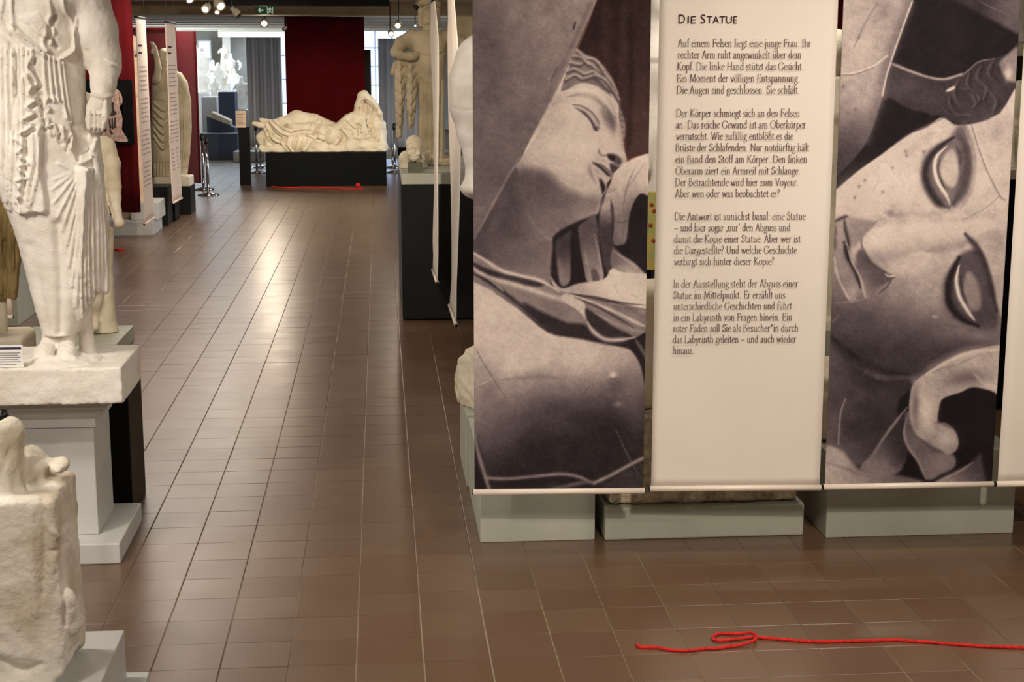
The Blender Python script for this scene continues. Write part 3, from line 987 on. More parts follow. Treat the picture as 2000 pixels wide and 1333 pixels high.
# ------------------------------------------------------------------ the setting
def tile_mat(name, per_island):
    m = bpy.data.materials.new(name)
    m.use_nodes = True
    nt = m.node_tree
    p = nt.nodes['Principled BSDF']
    p.inputs['Specular IOR Level'].default_value = .95
    if per_island:
        g = nt.nodes.new('ShaderNodeNewGeometry')
        rnd = g.outputs['Random Per Island']
    else:
        g = nt.nodes.new('ShaderNodeObjectInfo')
        rnd = g.outputs['Random']
    geo = nt.nodes.new('ShaderNodeNewGeometry')
    n = nt.nodes.new('ShaderNodeTexNoise')
    n.inputs['Scale'].default_value = 5
    n.inputs['Detail'].default_value = 3
    nt.links.new(geo.outputs['Position'], n.inputs['Vector'])
    r1 = nt.nodes.new('ShaderNodeValToRGB')
    cr = r1.color_ramp
    cr.elements[0].position, cr.elements[0].color = 0, lin('#57412f')
    cr.elements[1].position, cr.elements[1].color = 1, lin('#5f4a39')
    for pos, c in ((.3, '#5c4534'), (.55, '#594232'), (.8, '#5e4938')):
        e = cr.elements.new(pos)
        e.color = lin(c)
    nt.links.new(rnd, r1.inputs[0])
    r2 = nt.nodes.new('ShaderNodeMapRange')
    r2.inputs[1].default_value, r2.inputs[2].default_value = 0, 1
    r2.inputs[3].default_value, r2.inputs[4].default_value = .95, 1.28
    mx = nt.nodes.new('ShaderNodeMix')
    mx.data_type = 'RGBA'
    mx.blend_type = 'MULTIPLY'
    mx.inputs[0].default_value = 1
    nt.links.new(r1.outputs[0], mx.inputs[6])
    nt.links.new(r2.outputs[0], mx.inputs[7])
    nt.links.new(mx.outputs[2], p.inputs['Base Color'])
    r3 = nt.nodes.new('ShaderNodeMapRange')
    r3.inputs[3].default_value, r3.inputs[4].default_value = .25, .36
    nt.links.new(n.outputs[0], r3.inputs[0])
    nt.links.new(r3.outputs[0], p.inputs['Roughness'])
    n2 = nt.nodes.new('ShaderNodeTexNoise')
    n2.inputs['Scale'].default_value = 9
    n2.inputs['Detail'].default_value = 1
    nt.links.new(geo.outputs['Position'], n2.inputs['Vector'])
    bp = nt.nodes.new('ShaderNodeBump')
    bp.inputs['Strength'].default_value = .10
    bp.inputs['Distance'].default_value = .004
    nt.links.new(n2.outputs[0], bp.inputs['Height'])
    nt.links.new(bp.outputs[0], p.inputs['Normal'])
    return m


M_tile = tile_mat('floor_tile', False)
M_tilefar = tile_mat('floor_tile_far', True)
M_grout = mat('grout', '#94866c', '#5e4c3c', .8, .9, .3, 150, lo=.46, hi=.66)

XL, XR, YN, YF = -8.0, 8.0, -3.0, 48.0
T = .25
TX0, TY0 = 1.132, 6.372
floor = setprops(obj('floor', [(XL, YN, -.0016), (XR, YN, -.0016), (XR, YF, -.0016), (XL, YF, -.0016)], [[0, 1, 2, 3]], M_grout), kind='structure')

# footprints that hide the floor
HIDE = [(-2.2, -1.18, 6.61, 7.7), (.43, 3.0, 6.77, 8.6), (-1.6, -1.0, 4.6, 5.2), (.17, 1.8, 12.86, 15)]
J = .0021
J2 = .0012
TV = [(-.125 + J, -.125 + J2, -.012), (.125 - J, -.125 + J2, -.012), (.125 - J, .125 - J2, -.012), (-.125 + J, .125 - J2, -.012)]
TV += [(x, y, -.0006) for x, y, z in TV[:4]]
TV += [(x * .988, y * .994, 0.0) for x, y, z in TV[:4]]
TF = [[8, 9, 10, 11]] + [[4 + i, 4 + (i + 1) % 4, 8 + (i + 1) % 4, 8 + i] for i in range(4)] + [[i, (i + 1) % 4, 4 + (i + 1) % 4, 4 + i] for i in range(4)]
cells_t = []
for i in range(-38, 28):
    for j in range(-26, 110):
        x, y = TX0 + (i + .5) * T, TY0 + (j + .5) * T
        if not (XL < x < XR and YN < y < 34):
            continue
        px, py = project(np.array([[x, y, 0.0]]))
        vis = y > 4.4 and -40 < px[0] < 2040 and -40 < py[0] < 1375 and not any(a < x < b and c < y < d for a, b, c, d in HIDE)
        cells_t.append((y if vis else 1e3 + y, x, y))
cells_t.sort()
tile_me = bpy.data.meshes.new('tile')
tile_me.from_pydata(TV, [], TF)
tile_me.materials.append(M_tile)
BV, BF = [], []
for k, (_, x, y) in enumerate(cells_t):
    tilt = rng.normal(0, .0022, 2)
    dz = rng.uniform(-.0004, .0)
    if k < 300:
        o = bpy.data.objects.new('tile', tile_me)
        col.objects.link(o)
        o.parent = floor
        o.location = Vector((x, y, dz)) - floor.location
        o.rotation_euler = (tilt[0], tilt[1], rng.normal(0, .0015))
    else:
        b0 = len(BV)
        for vx, vy, vz in TV:
            BV.append((x + vx, y + vy, vz + dz + tilt[0] * vy - tilt[1] * vx))
        BF += [[b0 + q for q in f] for f in TF[:5]]
far_tiles = obj('tile', BV, BF, M_tilefar, floor)
far_tiles['kind'] = 'stuff'

# ceilings, walls, bulkhead
CZ, CZF = 3.2, 2.97
box_s = lambda *a, **k: setprops(box(*a, bevel=0, **k), kind='structure')
ceiling = box_s('ceiling', XL, XR, YN, 27.0, CZ, CZ + .1, M_ceil)
trim = box_s('trim_1', XL, XR, 27.0, 27.5, 2.925, CZ + .1, M_beam)
box_s('trim_2', XL, XR, 24.2, 24.5, 3.07, CZ, M_beam)
far_ceiling = box_s('ceiling', XL, XR, 27.5, YF, CZF, CZF + .1, M_ceilfar)
for k in range(7):
    box('ceiling_rib', XL, XR, 29.2 + 2.6 * k, 29.32 + 2.6 * k, CZF - .035, CZF, M_ceilfar, far_ceiling, 0)
box_s('wall_left', XL - .1, XL, YN, YF, 0, CZ, M_wall)
wall_right = box_s('wall_right', XR, XR + .1, YN, YF, 0, CZ, M_wall)
box_s('wall_near', XL, XR, YN - .1, YN, 0, CZ, M_wall)
wb = box_s('wall_back', XL, XR, YF, YF + .1, 0, CZ, M_wall)


def window(n, px0, px1, py0, py1, Y, nx, nz):
    a, b = at(px0, py1, Y), at(px1, py0, Y)
    w = box_s('window_%d' % n, a[0], b[0], Y, Y + .08, a[2], b[2], M_paper)
    fr = .05
    cw, ch = (b[0] - a[0] - fr) / nx, (b[2] - a[2] - fr) / nz
    for i in range(nx):
        for k in range(nz):
            box('pane', a[0] + fr + i * cw, a[0] + (i + 1) * cw, Y - .012, Y - .002, a[2] + fr + k * ch, a[2] + (k + 1) * ch, M_glass, w, 0)
    return w


window(1, 700, 800, 55, 205, 46.5, 3, 4)
window(2, 540, 562, 60, 250, 46.5, 1, 4)
window(3, 388, 412, 78, 170, 47.2, 1, 3)
# piers and partition of the far room
box_s('wall_far_pier', *[at(425, 100, 44)[0], at(441, 100, 44)[0]], 45.4, 45.7, 0, CZF, M_wall)
box_s('wall_far_partition', at(444, 100, 45)[0], at(545, 100, 45)[0], 45.9, 46.1, 0, CZF, M_lgrey)
box_s('trim_3', at(427, 100, 43.5)[0], at(600, 100, 43.5)[0], 43.5, 43.7, CZF - .22, CZF, M_ceilfar)


# ------------------------------------------------------------------ pedestals
def px_box(name, px0, px1, Y, z0, z1, depth, m, parent=None, bevel=.004, yref=500):
    return box(name, at(px0, yref, Y)[0], at(px1, yref, Y)[0], Y, Y + depth, z0, z1, m, parent, bevel)


# tall moulded pedestal of the big robed figure
kp = thing('pedestal', 'pale grey moulded pedestal with stepped base under the big white robed statue', 'pedestal', (-1.57, 7.0, 0))
box('base_step', -2.0, -1.176, 6.606, 7.24, 0, .095, M_lgrey, kp, .006)
box('shaft', -1.86, -1.29, 6.742, 7.14, .095, .60, M_lgrey, kp, .005)
# moulding: four-sided profile
prof = [(0, .595), (.012, .597), (.012, .635), (.03, .65), (.06, .69), (.075, .70), (.075, .742), (0, .742)]
V, F = [], []
for ex, z in prof:
    V += [(-1.86 - ex, 6.742 - ex, z), (-1.29 + ex, 6.742 - ex, z), (-1.29 + ex, 7.14 + ex, z), (-1.86 - ex, 7.14 + ex, z)]
for i in range(len(prof) - 1):
    for k in range(4):
        F.append([i * 4 + k, i * 4 + (k + 1) % 4, (i + 1) * 4 + (k + 1) % 4, (i + 1) * 4 + k])
F += [[3, 2, 1, 0], [28, 29, 30, 31]]
obj('moulding', V, F, M_lgrey, kp)

bbx = thing('pedestal', 'tall black box pedestal standing behind the grey moulded pedestal', 'pedestal', (-1.5, 7.5, 0))
box('front_body', -1.75, -1.236, 7.345, 7.36, 0, .78, M_black, bbx, .001)
box('body', -1.75, -1.233, 7.36, 7.75, 0, .78, M_browndark, bbx, .003)

# dark pedestal beside the aisle
dp = thing('pedestal', 'big dark grey box pedestal with pale grey top slab beside the aisle', 'pedestal', (.9, 13.9, 0))
box('body', .172, 1.75, 12.86, 15.2, .012, 1.16, M_dark, dp, .006)
box('recess', .20, 1.72, 12.9, 15.15, 0, .012, M_black, dp, 0)
box('top_slab', .178, 1.75, 12.865, 15.2, 1.16, 1.25, M_grey, dp, .006)

# grey pedestals behind the hanging banners
box_t = lambda name, label, *a, **k: setprops(box(name, *a, **k), label, 'pedestal')
box_t('pedestal', 'grey box pedestal below the profile-face banner, nearest the aisle', .435, .97, 6.766, 7.70, 0, .375, M_grey)
box_t('pedestal', 'grey box pedestal carrying the white rock fragment, behind the front box', .425, .97, 7.71, 8.36, 0, .385, M_grey)
lp = thing('pedestal', 'low grey plinth holding a mottled stone slab below the white text banner', 'pedestal', (1.48, 7.1, 0))
box('plinth', 1.014, 1.958, 6.75, 7.5, 0, .155, M_grey, lp, .008)
p3t = at(1945, 868, 6.8)[2]
box_t('pedestal', 'wide grey box pedestal below the close-up sleeping face banner', 2.05, 2.955, 6.70, 7.6, 0, p3t, M_grey)

# reclining figure's base
rb_ = box_t('pedestal', 'long dark green base under the reclining draped figure', -1.975, .11, 26.8, 27.75, 0, .585, M_green, bevel=.008)

# left side, mid distance
box_t('pedestal', 'pale lit box pedestal below the red curtain with the poster', -3.9, -2.862, 19.49, 20.3, 0, .18, M_lgrey)
box_t('pedestal', 'narrow black box pedestal beside the pale lit one', -3.3, -2.828, 20.62, 21.1, 0, .52, M_dark)
box_t('pedestal', 'low black box at the foot of the tall dark boxes', -3.3, -2.80, 21.15, 21.6, 0, .40, M_black)
box_t('pedestal', 'dark box pedestal under the robed statue with raised arm', -3.9, -2.70, 22.1, 22.65, 0, .395, M_dark)
# far left edge
gp = ground(36, 637)
box_t('pedestal', 'grey box pedestal at the left edge behind the brown draped fragment', gp[0] - .9, gp[0], gp[1], gp[1] + .8, 0, .99, M_grey)
# near left fragment's pedestal
frp = thing('pedestal', 'pale pedestal with projecting foot under the broken white torso, bottom left', 'pedestal', (-1.2, 4.9, 0))
box('body', -1.75, -.86, 4.25, 4.84, .2, .365, M_lgrey, frp, .004)
box('foot', -1.82, -.792, 4.18, 4.885, 0, .2, M_lgrey, frp, .004)


# ------------------------------------------------------------------ old-style serif lettering drawn with a broad pen
def _arc(cx, cy, rx, ry, a0, a1, n=14):
    t = np.radians(np.linspace(a0, a1, n))
    return np.stack([cx + rx * np.cos(t), cy + ry * np.sin(t)], 1)


def _c(*p):
    return catmull(np.array(p, float), 4)


def _l(*p):
    return np.array(p, float)


def _stem(x, y0, y1, bot='b', top='l'):
    out = [_l((x, y0), (x, y1))]
    if bot == 'b':
        out.append(_l((x - .17, y0), (x + .17, y0)))
    elif bot == 'r':
        out.append(_c((x, y0 + .1), (x + .06, y0), (x + .2, y0 + .06)))
    if top == 'l':
        out.append(_l((x - .2, y1 - .1), (x, y1)))
    elif top == 'b':
        out.append(_l((x - .17, y1), (x + .17, y1)))
    return out


def _dot(x, y):
    return [_l((x - .005, y - .08), (x + .005, y + .08)), _l((x - .075, y - .02), (x + .075, y + .02))]


H_ = 1.56
GL = {
    'a': (.86, [_c((.13, .74), (.2, .93), (.38, 1.0), (.54, .9), (.58, .7)), _c((.58, .75), (.58, .2), (.66, .02), (.82, .1)), _c((.58, .6), (.3, .5), (.1, .34), (.1, .14), (.23, .0), (.42, .05), (.58, .22))]),
    'b': (1.0, _stem(.18, .05, 1.66, '', 'l') + [_arc(.5, .49, .36, .5, 150, -170)]),
    'c': (.86, [_arc(.48, .5, .38, .5, 48, 318)]),
    'd': (1.02, _stem(.78, .1, 1.66, 'r', 'l') + [_arc(.46, .49, .36, .5, 40, 325)]),
    'e': (.86, [_arc(.46, .5, .37, .5, 16, 322), _l((.11, .62), (.81, .64))]),
    'f': (.6, _stem(.27, 0, 1.3, 'b', '') + [_c((.27, 1.25), (.33, 1.56), (.5, 1.7), (.7, 1.58)), _l((.04, .96), (.56, .96))]),
    'g': (.9, [_arc(.42, .68, .28, .32, 0, 360, 18), _c((.62, .9), (.74, .98), (.88, .92)), _c((.28, .4), (.16, .26), (.3, .13), (.66, .07), (.84, -.1), (.74, -.36), (.4, -.48), (.12, -.38), (.1, -.18), (.3, .1))]),
    'h': (1.06, _stem(.2, 0, 1.66) + [_c((.2, .72), (.38, .94), (.56, .99), (.74, .84), (.78, .5)), _l((.78, .55), (.78, 0)), _l((.61, 0), (.95, 0))]),
    'i': (.5, _stem(.24, 0, .98) + _dot(.23, 1.42)),
    'j': (.48, _stem(.26, -.3, .98, '', 'l') + [_c((.26, -.2), (.2, -.5), (-.02, -.6))] + _dot(.25, 1.42)),
    'k': (1.0, _stem(.2, 0, 1.66) + [_l((.78, .97), (.22, .46)), _l((.36, .58), (.84, 0)), _l((.62, .97), (.92, .97)), _l((.74, 0), (1.0, 0))]),
    'l': (.5, _stem(.24, 0, 1.66)),
    'm': (1.6, _stem(.2, 0, .98) + [_c((.2, .72), (.38, .94), (.54, .99), (.7, .84), (.74, .5)), _l((.74, .55), (.74, 0)), _l((.57, 0), (.91, 0)), _c((.74, .72), (.92, .94), (1.08, .99), (1.25, .84), (1.29, .5)), _l((1.29, .55), (1.29, 0)), _l((1.12, 0), (1.46, 0))]),
    'n': (1.06, _stem(.2, 0, .98) + [_c((.2, .72), (.38, .94), (.56, .99), (.74, .84), (.78, .5)), _l((.78, .55), (.78, 0)), _l((.61, 0), (.95, 0))]),
    'o': (.96, [_arc(.48, .5, .39, .5, 0, 360, 22)]),
    'p': (1.0, _stem(.22, -.6, .96, 'b', 'l') + [_arc(.54, .49, .36, .5, 145, -150)]),
    'r': (.7, _stem(.2, 0, .98) + [_c((.2, .66), (.34, .9), (.5, 1.0), (.64, .92))]),
    's': (.72, [_c((.56, .76), (.5, .94), (.34, 1.0), (.15, .88), (.14, .68), (.34, .53), (.54, .4), (.6, .2), (.48, .03), (.26, 0), (.1, .22))]),
    't': (.64, [_c((.26, 1.28), (.26, .6), (.27, .2), (.36, .02), (.6, .1)), _l((.05, .97), (.58, .97)), _l((.06, .98), (.27, 1.28))]),
    'u': (1.06, _stem(.22, .3, .97, '', 'l') + _stem(.78, .06, .97, 'r', 'l') + [_c((.22, .4), (.27, .1), (.46, .01), (.66, .12), (.78, .3))]),
    'v': (.9, [_l((.1, .97), (.46, 0)), _l((.46, 0), (.8, .97)), _l((-.04, .97), (.26, .97)), _l((.66, .97), (.94, .97))]),
    'w': (1.36, [_l((.1, .97), (.42, 0)), _l((.42, 0), (.7, .9)), _l((.66, .97), (.98, 0)), _l((.98, 0), (1.28, .97)), _l((-.04, .97), (.26, .97)), _l((1.14, .97), (1.42, .97))]),
    'y': (.9, [_l((.1, .97), (.48, 0)), _c((.82, .97), (.48, 0), (.3, -.42), (.06, -.56)), _l((-.04, .97), (.26, .97)), _l((.68, .97), (.96, .97))]),
    'z': (.84, [_l((.12, .96), (.72, .96)), _l((.7, .95), (.12, .03)), _l((.1, .03), (.76, .03)), _l((.12, .97), (.1, .74)), _l((.76, .02), (.8, .26))]),
    'ß': (1.0, _stem(.2, 0, 1.25, 'b', '') + [_c((.2, 1.2), (.26, 1.56), (.48, 1.7), (.68, 1.52), (.62, 1.24), (.46, 1.02), (.66, .78), (.84, .44), (.76, .1), (.5, .02))]),
    'A': (1.3, [_l((.14, 0), (.62, 1.6)), _l((.62, 1.6), (1.14, 0)), _l((.32, .56), (.94, .56)), _l((0, 0), (.3, 0)), _l((.96, 0), (1.32, 0))]),
    'B': (1.2, _stem(.26, 0, H_, 'b', 'b') + [_c((.26, H_), (.66, H_), (.86, 1.36), (.8, 1.02), (.56, .86), (.28, .84)), _c((.5, .86), (.86, .78), (1.02, .5), (.92, .16), (.62, 0), (.2, 0))]),
    'D': (1.56, _stem(.26, 0, H_, 'b', 'b') + [_c((.2, H_), (.7, H_), (1.16, 1.34), (1.38, .84), (1.24, .34), (.8, .02), (.2, 0))]),
    'E': (1.2, _stem(.26, 0, H_, 'b', 'b') + [_l((.2, H_), (1.0, H_)), _l((1.0, H_), (1.02, 1.26)), _l((.26, .82), (.82, .82)), _l((.82, .98), (.82, .66)), _l((.2, 0), (1.04, 0)), _l((1.04, 0), (1.12, .34))]),
    'F': (1.1, _stem(.26, 0, H_, 'b', 'b') + [_l((.2, H_), (1.0, H_)), _l((1.0, H_), (1.02, 1.26)), _l((.26, .82), (.82, .82)), _l((.82, .98), (.82, .66))]),
    'G': (1.56, [_arc(.82, .78, .7, .8, 42, 310), _l((1.3, .62), (1.3, .08)), _l((1.1, .62), (1.48, .62)), _l((1.34, 1.5), (1.36, 1.14))]),
    'H': (1.56, _stem(.28, 0, H_, 'b', 'b') + _stem(1.28, 0, H_, 'b', 'b') + [_l((.28, .8), (1.28, .8))]),
    'I': (.62, _stem(.3, 0, H_, 'b', 'b')),
    'K': (1.4, _stem(.28, 0, H_, 'b', 'b') + [_l((1.12, H_), (.3, .76)), _l((.46, .9), (1.2, 0)), _l((.94, H_), (1.28, H_)), _l((1.06, 0), (1.44, 0))]),
    'L': (1.16, _stem(.28, 0, H_, 'b', 'b') + [_l((.2, 0), (1.0, 0)), _l((1.0, 0), (1.1, .36))]),
    'M': (1.84, [_l((.24, 0), (.34, H_)), _l((.34, H_), (.92, .1)), _l((.92, .1), (1.46, H_)), _l((1.46, H_), (1.58, 0)), _l((.06, 0), (.42, 0)), _l((1.38, 0), (1.78, 0)), _l((.14, H_), (.36, H_)), _l((1.46, H_), (1.66, H_))]),
    'N': (1.6, [_l((.28, 0), (.28, H_)), _l((.26, H_), (1.32, 0)), _l((1.32, 0), (1.32, H_)), _l((.08, 0), (.48, 0)), _l((1.12, H_), (1.52, H_)), _l((.06, H_), (.3, H_))]),
    'O': (1.62, [_arc(.81, .78, .7, .8, 0, 360, 26)]),
    'S': (1.0, [_c((.8, 1.26), (.7, 1.5), (.46, 1.58), (.2, 1.4), (.2, 1.1), (.46, .88), (.76, .68), (.88, .36), (.7, .06), (.4, -.02), (.14, .3)), _l((.8, 1.5), (.82, 1.2)), _l((.12, .4), (.14, .04))]),
    'U': (1.5, [_c((.28, H_), (.28, .6), (.36, .16), (.74, -.02), (1.1, .16), (1.2, .6), (1.2, H_)), _l((.08, H_), (.48, H_)), _l((1.02, H_), (1.38, H_))]),
    'V': (1.34, [_l((.14, H_), (.68, 0)), _l((.68, 0), (1.18, H_)), _l((-.02, H_), (.34, H_)), _l((1.0, H_), (1.36, H_))]),
    'W': (1.94, [_l((.14, H_), (.6, 0)), _l((.6, 0), (1.0, 1.4)), _l((.92, H_), (1.38, 0)), _l((1.38, 0), (1.8, H_)), _l((-.02, H_), (.34, H_)), _l((1.62, H_), (1.98, H_))]),
    '.': (.46, _dot(.2, .06)), ',': (.46, _dot(.2, .06) + [_c((.24, .06), (.24, -.1), (.12, -.26))]), ':': (.46, _dot(.2, .06) + _dot(.2, .84)),
    '‚': (.46, _dot(.2, .06) + [_c((.24, .06), (.24, -.1), (.12, -.26))]), '‘': (.46, _dot(.22, 1.3) + [_c((.18, 1.3), (.18, 1.46), (.3, 1.6))]),
    '?': (.8, [_c((.14, 1.34), (.26, 1.56), (.5, 1.56), (.64, 1.3), (.52, 1.0), (.36, .78), (.36, .46))] + _dot(.36, .06)),
    '–': (1.1, [_l((.02, .5), (1.06, .5)), _l((.02, .53), (1.06, .53))]),
    '*': (.8, [_l((.36, 1.0), (.36, 1.6)), _l((.12, 1.16), (.6, 1.44)), _l((.12, 1.44), (.6, 1.16))]),
    ' ': (.52, []),
}
for u_, b_ in (('ä', 'a'), ('ö', 'o'), ('ü', 'u')):
    dx = {'a': .36, 'o': .48, 'u': .5}[b_]
    GL[u_] = (GL[b_][0], GL[b_][1] + _dot(dx - .2, 1.4) + _dot(dx + .2, 1.4))
PEN_A, PEN_B = .082, .036


def serif_line(root, body, x0, x1, yb, xh, L, R, nrm, m, lift=.0075):
    """one printed line: x0..x1 along the cloth at baseline yb, xh = height of a small x in metres"""
    a, b = plane_hit(x0, yb, L, R), plane_hit(x1, yb, L, R)
    V, F, pen = [], [], 0.0
    for ch in body:
        w, strokes = GL[ch]
        for s in strokes:
            d = np.gradient(s, axis=0)
            d /= np.linalg.norm(d, axis=1, keepdims=True) + 1e-9
            n = np.stack([-d[:, 1], d[:, 0]], 1)
            hw = np.sqrt((PEN_A * n[:, 0]) ** 2 + (PEN_B * n[:, 1]) ** 2)[:, None]
            i0 = len(V)
            for q in zip(s + n * hw, s - n * hw):
                V += [(q[0][0] + pen, q[0][1]), (q[1][0] + pen, q[1][1])]
            F += [[i0 + 2 * k, i0 + 2 * k + 1, i0 + 2 * k + 3, i0 + 2 * k + 2] for k in range(len(s) - 1)]
        pen += w + .06
    V = np.array(V)
    xm, xM = V[:, 0].min(), V[:, 0].max()
    X = (V[:, 0] - xm) * np.linalg.norm((b - a)[:2]) / (xM - xm)
    d = (R - L) / np.linalg.norm(R - L)
    W = np.stack([a[0] + d[0] * X + nrm[0] * lift, a[1] + d[1] * X + nrm[1] * lift, a[2] + V[:, 1] * xh], 1)
    return obj('text_line', W, F, m, root)


# ------------------------------------------------------------------ hanging banners
Z0B, Z1B = .33, 2.665
M_string = mat('thin_wire', '#8d8a86', '#7d7a76', 3, .4, metal=.6)
M_cap = mat('bar_end_cap', '#15110f', '#100d0c', 3, .5)


def print_material(name):
    m = bpy.data.materials.new(name)
    m.use_nodes = True
    nt = m.node_tree
    p = nt.nodes['Principled BSDF']
    a = nt.nodes.new('ShaderNodeVertexColor')
    a.layer_name = 'print'
    n = nt.nodes.new('ShaderNodeTexNoise')
    n.inputs['Scale'].default_value = 160
    n.inputs['Detail'].default_value = 6
    tc = nt.nodes.new('ShaderNodeTexCoord')
    nt.links.new(tc.outputs['Object'], n.inputs['Vector'])
    r = nt.nodes.new('ShaderNodeValToRGB')
    r.color_ramp.elements[0].position, r.color_ramp.elements[0].color = .3, (.9, .9, .9, 1)
    r.color_ramp.elements[1].position, r.color_ramp.elements[1].color = .7, (1.06, 1.06, 1.06, 1)
    nt.links.new(n.outputs[0], r.inputs[0])
    mx = nt.nodes.new('ShaderNodeMix')
    mx.data_type = 'RGBA'
    mx.blend_type = 'MULTIPLY'
    mx.inputs[0].default_value = 1
    nt.links.new(a.outputs[0], mx.inputs[6])
    nt.links.new(r.outputs[0], mx.inputs[7])
    nt.links.new(mx.outputs[2], p.inputs['Base Color'])
    p.inputs['Roughness'].default_value = .8
    p.inputs['Specular IOR Level'].default_value = .15
    return m


def banner(label, L, R, nu=14, nv=40, wave=.004, phase=0.0, paint=None, m=None, caps=True, z1=Z1B, group=None, curl=0.0, z0=Z0B):
    """cloth hung between two bars; L, R = (x, y) of its lower corners, left and right as seen from its printed side"""
    L, R = np.array(L[:2]), np.array(R[:2])
    d = (R - L) / np.linalg.norm(R - L)
    nrm = np.array([d[1], -d[0]])          # towards the reader
    root = thing('banner', label, 'banner', ((L[0] + R[0]) / 2, (L[1] + R[1]) / 2, z0), group)
    us, vv = np.linspace(0, 1, nu + 1), np.linspace(0, 1, nv + 1)
    U, W = np.meshgrid(us, vv)
    off = wave * np.sin(U * 5.0 + phase) * np.sin(W * 6.0 + phase * 1.7) + wave * .6 * np.sin(U * 11 + W * 3 + phase)
    off = off * np.minimum(1, W * 8) * np.minimum(1, (1 - W) * 8) + curl * (2 * U - 1) ** 2 * np.sin(np.pi * np.clip(W, 0, 1))
    P = np.stack([L[0] + (R - L)[0] * U + nrm[0] * off, L[1] + (R - L)[1] * U + nrm[1] * off, z0 + .02 + (z1 - z0 - .04) * W], -1).reshape(-1, 3)
    th = .0018
    n0 = len(P)
    Pb = P - np.array([nrm[0], nrm[1], 0]) * th
    i = np.arange(nv)[:, None] * (nu + 1) + np.arange(nu)[None]
    q = np.stack([i, i + 1, i + nu + 2, i + nu + 1], -1).reshape(-1, 4)
    qb = q[:, ::-1] + n0
    rim = []
    for k in range(nu):
        rim.append([k + 1, k, k + n0, k + 1 + n0])
        a = nv * (nu + 1) + k
        rim.append([a, a + 1, a + 1 + n0, a + n0])
    for k in range(nv):
        a = k * (nu + 1)
        rim.append([a, a + nu + 1, a + nu + 1 + n0, a + n0])
        a = k * (nu + 1) + nu
        rim.append([a + nu + 1, a, a + n0, a + nu + 1 + n0])
    F = np.vstack([q, qb, np.array(rim)])
    cl = obj('cloth', np.vstack([P, Pb]), F, m or M_cloth, root, smooth=True)
    if paint is not None:
        px, py = project(P)
        c = paint(px, py)
        colr = np.ones((len(P) * 2, 4), np.float32)
        colr[:n0, :3] = c
        colr[n0:, :3] = lin('#d8d0c8')[:3]
        at_ = cl.data.color_attributes.new('print', 'FLOAT_COLOR', 'POINT')
        at_.data.foreach_set('color', colr.ravel())
    e = np.array([d[0], d[1]]) * .006
    for z, nm in ((z0 + .012, 'bottom_bar'), (z1 - .012, 'top_bar')):
        a = np.array([*(L - e), z])
        b = np.array([*(R + e), z])
        br = tube(nm, [a, b], .0135, M_bar if nm == 'bottom_bar' else M_cap, root, n=14)
        if caps and nm == 'bottom_bar':
            for p0, sg in ((a, -1), (b, 1)):
                dv = np.array([d[0], d[1], 0]) * sg
                tube('end_cap', [p0 + dv * .0005, p0 + dv * .004], .0125, M_cap, br, n=12)
    for t in (.12, .88):
        p0 = np.array([*(L + (R - L) * t), z1 - .01])
        tube('wire', [p0, [p0[0], p0[1], CZ]], .0012, M_string, root, n=5)
    return root, L, R, nrm


FONT_H = .72


def plane_hit(px, py, L, R):
    d = ray(px, py)
    nrm = np.array([(R - L)[1], -(R - L)[0]])
    t = (nrm @ L) / (nrm @ d[:2])
    return np.array([0, 0, CAMH]) + d * t


def text_line(root, body, x0, x1, yb, size, L, R, nrm, m, name='text_line', lift=.0075):
    a, b = plane_hit(x0, yb, L, R), plane_hit(x1, yb, L, R)
    cu = bpy.data.curves.new('t', 'FONT')
    cu.body = body
    cu.size = 1.0
    cu.resolution_u = 3
    o = bpy.data.objects.new('t', cu)
    col.objects.link(o)
    me = bpy.data.meshes.new_from_object(o)
    bpy.data.objects.remove(o)
    n = len(me.vertices)
    co = np.empty(n * 3)
    me.vertices.foreach_get('co', co)
    co = co.reshape(-1, 3)
    w = co[:, 0].max()
    x_min = co[:, 0].min()
    width = np.linalg.norm((b - a)[:2])
    sx = width / (w - x_min)
    d = (R - L) / np.linalg.norm(R - L)
    X = (co[:, 0] - x_min) * sx
    Zv = co[:, 1] * size
    V = np.stack([a[0] + d[0] * X + nrm[0] * lift, a[1] + d[1] * X + nrm[1] * lift, a[2] + Zv], 1)
    F = [list(p.vertices) for p in me.polygons]
    bpy.data.meshes.remove(me)
    return obj(name, V, F, m, root)


# the wall of four banners on the right; each keeps its own small turn
b1L, b1R = ground(927, 967, Z0B), ground(1256, 964, Z0B)
b2L, b2R = ground(1271.5, 960, Z0B), ground(1600.5, 958, Z0B)
b3L, b3R = ground(1610.5, 957, Z0B), ground(1936.5, 951, Z0B)
b4L = ground(1948, 951, Z0B)
b4R = b4L + np.array([.745, -.02, 0])
M_print = print_material('printed_banner_cloth')
banner('tall banner printed with a stone face in profile resting on a hand', b1L, b1R, nu=170, nv=560, paint=paint_profile, m=M_print, wave=.003, phase=.4)
rt, L2, R2, n2 = banner('white text banner headed Die Statue between the two face banners', b2L, b2R, nu=20, nv=60, wave=.004, phase=1.3)
banner('tall banner printed with a close-up of a sleeping stone face', b3L, b3R, nu=170, nv=560, paint=paint_closeup, m=M_print, wave=.003, phase=2.2)
rt4, L4, R4, n4 = banner('white text banner cut off by the right edge of the picture', b4L, b4R, nu=16, nv=50, wave=.004, phase=.1)

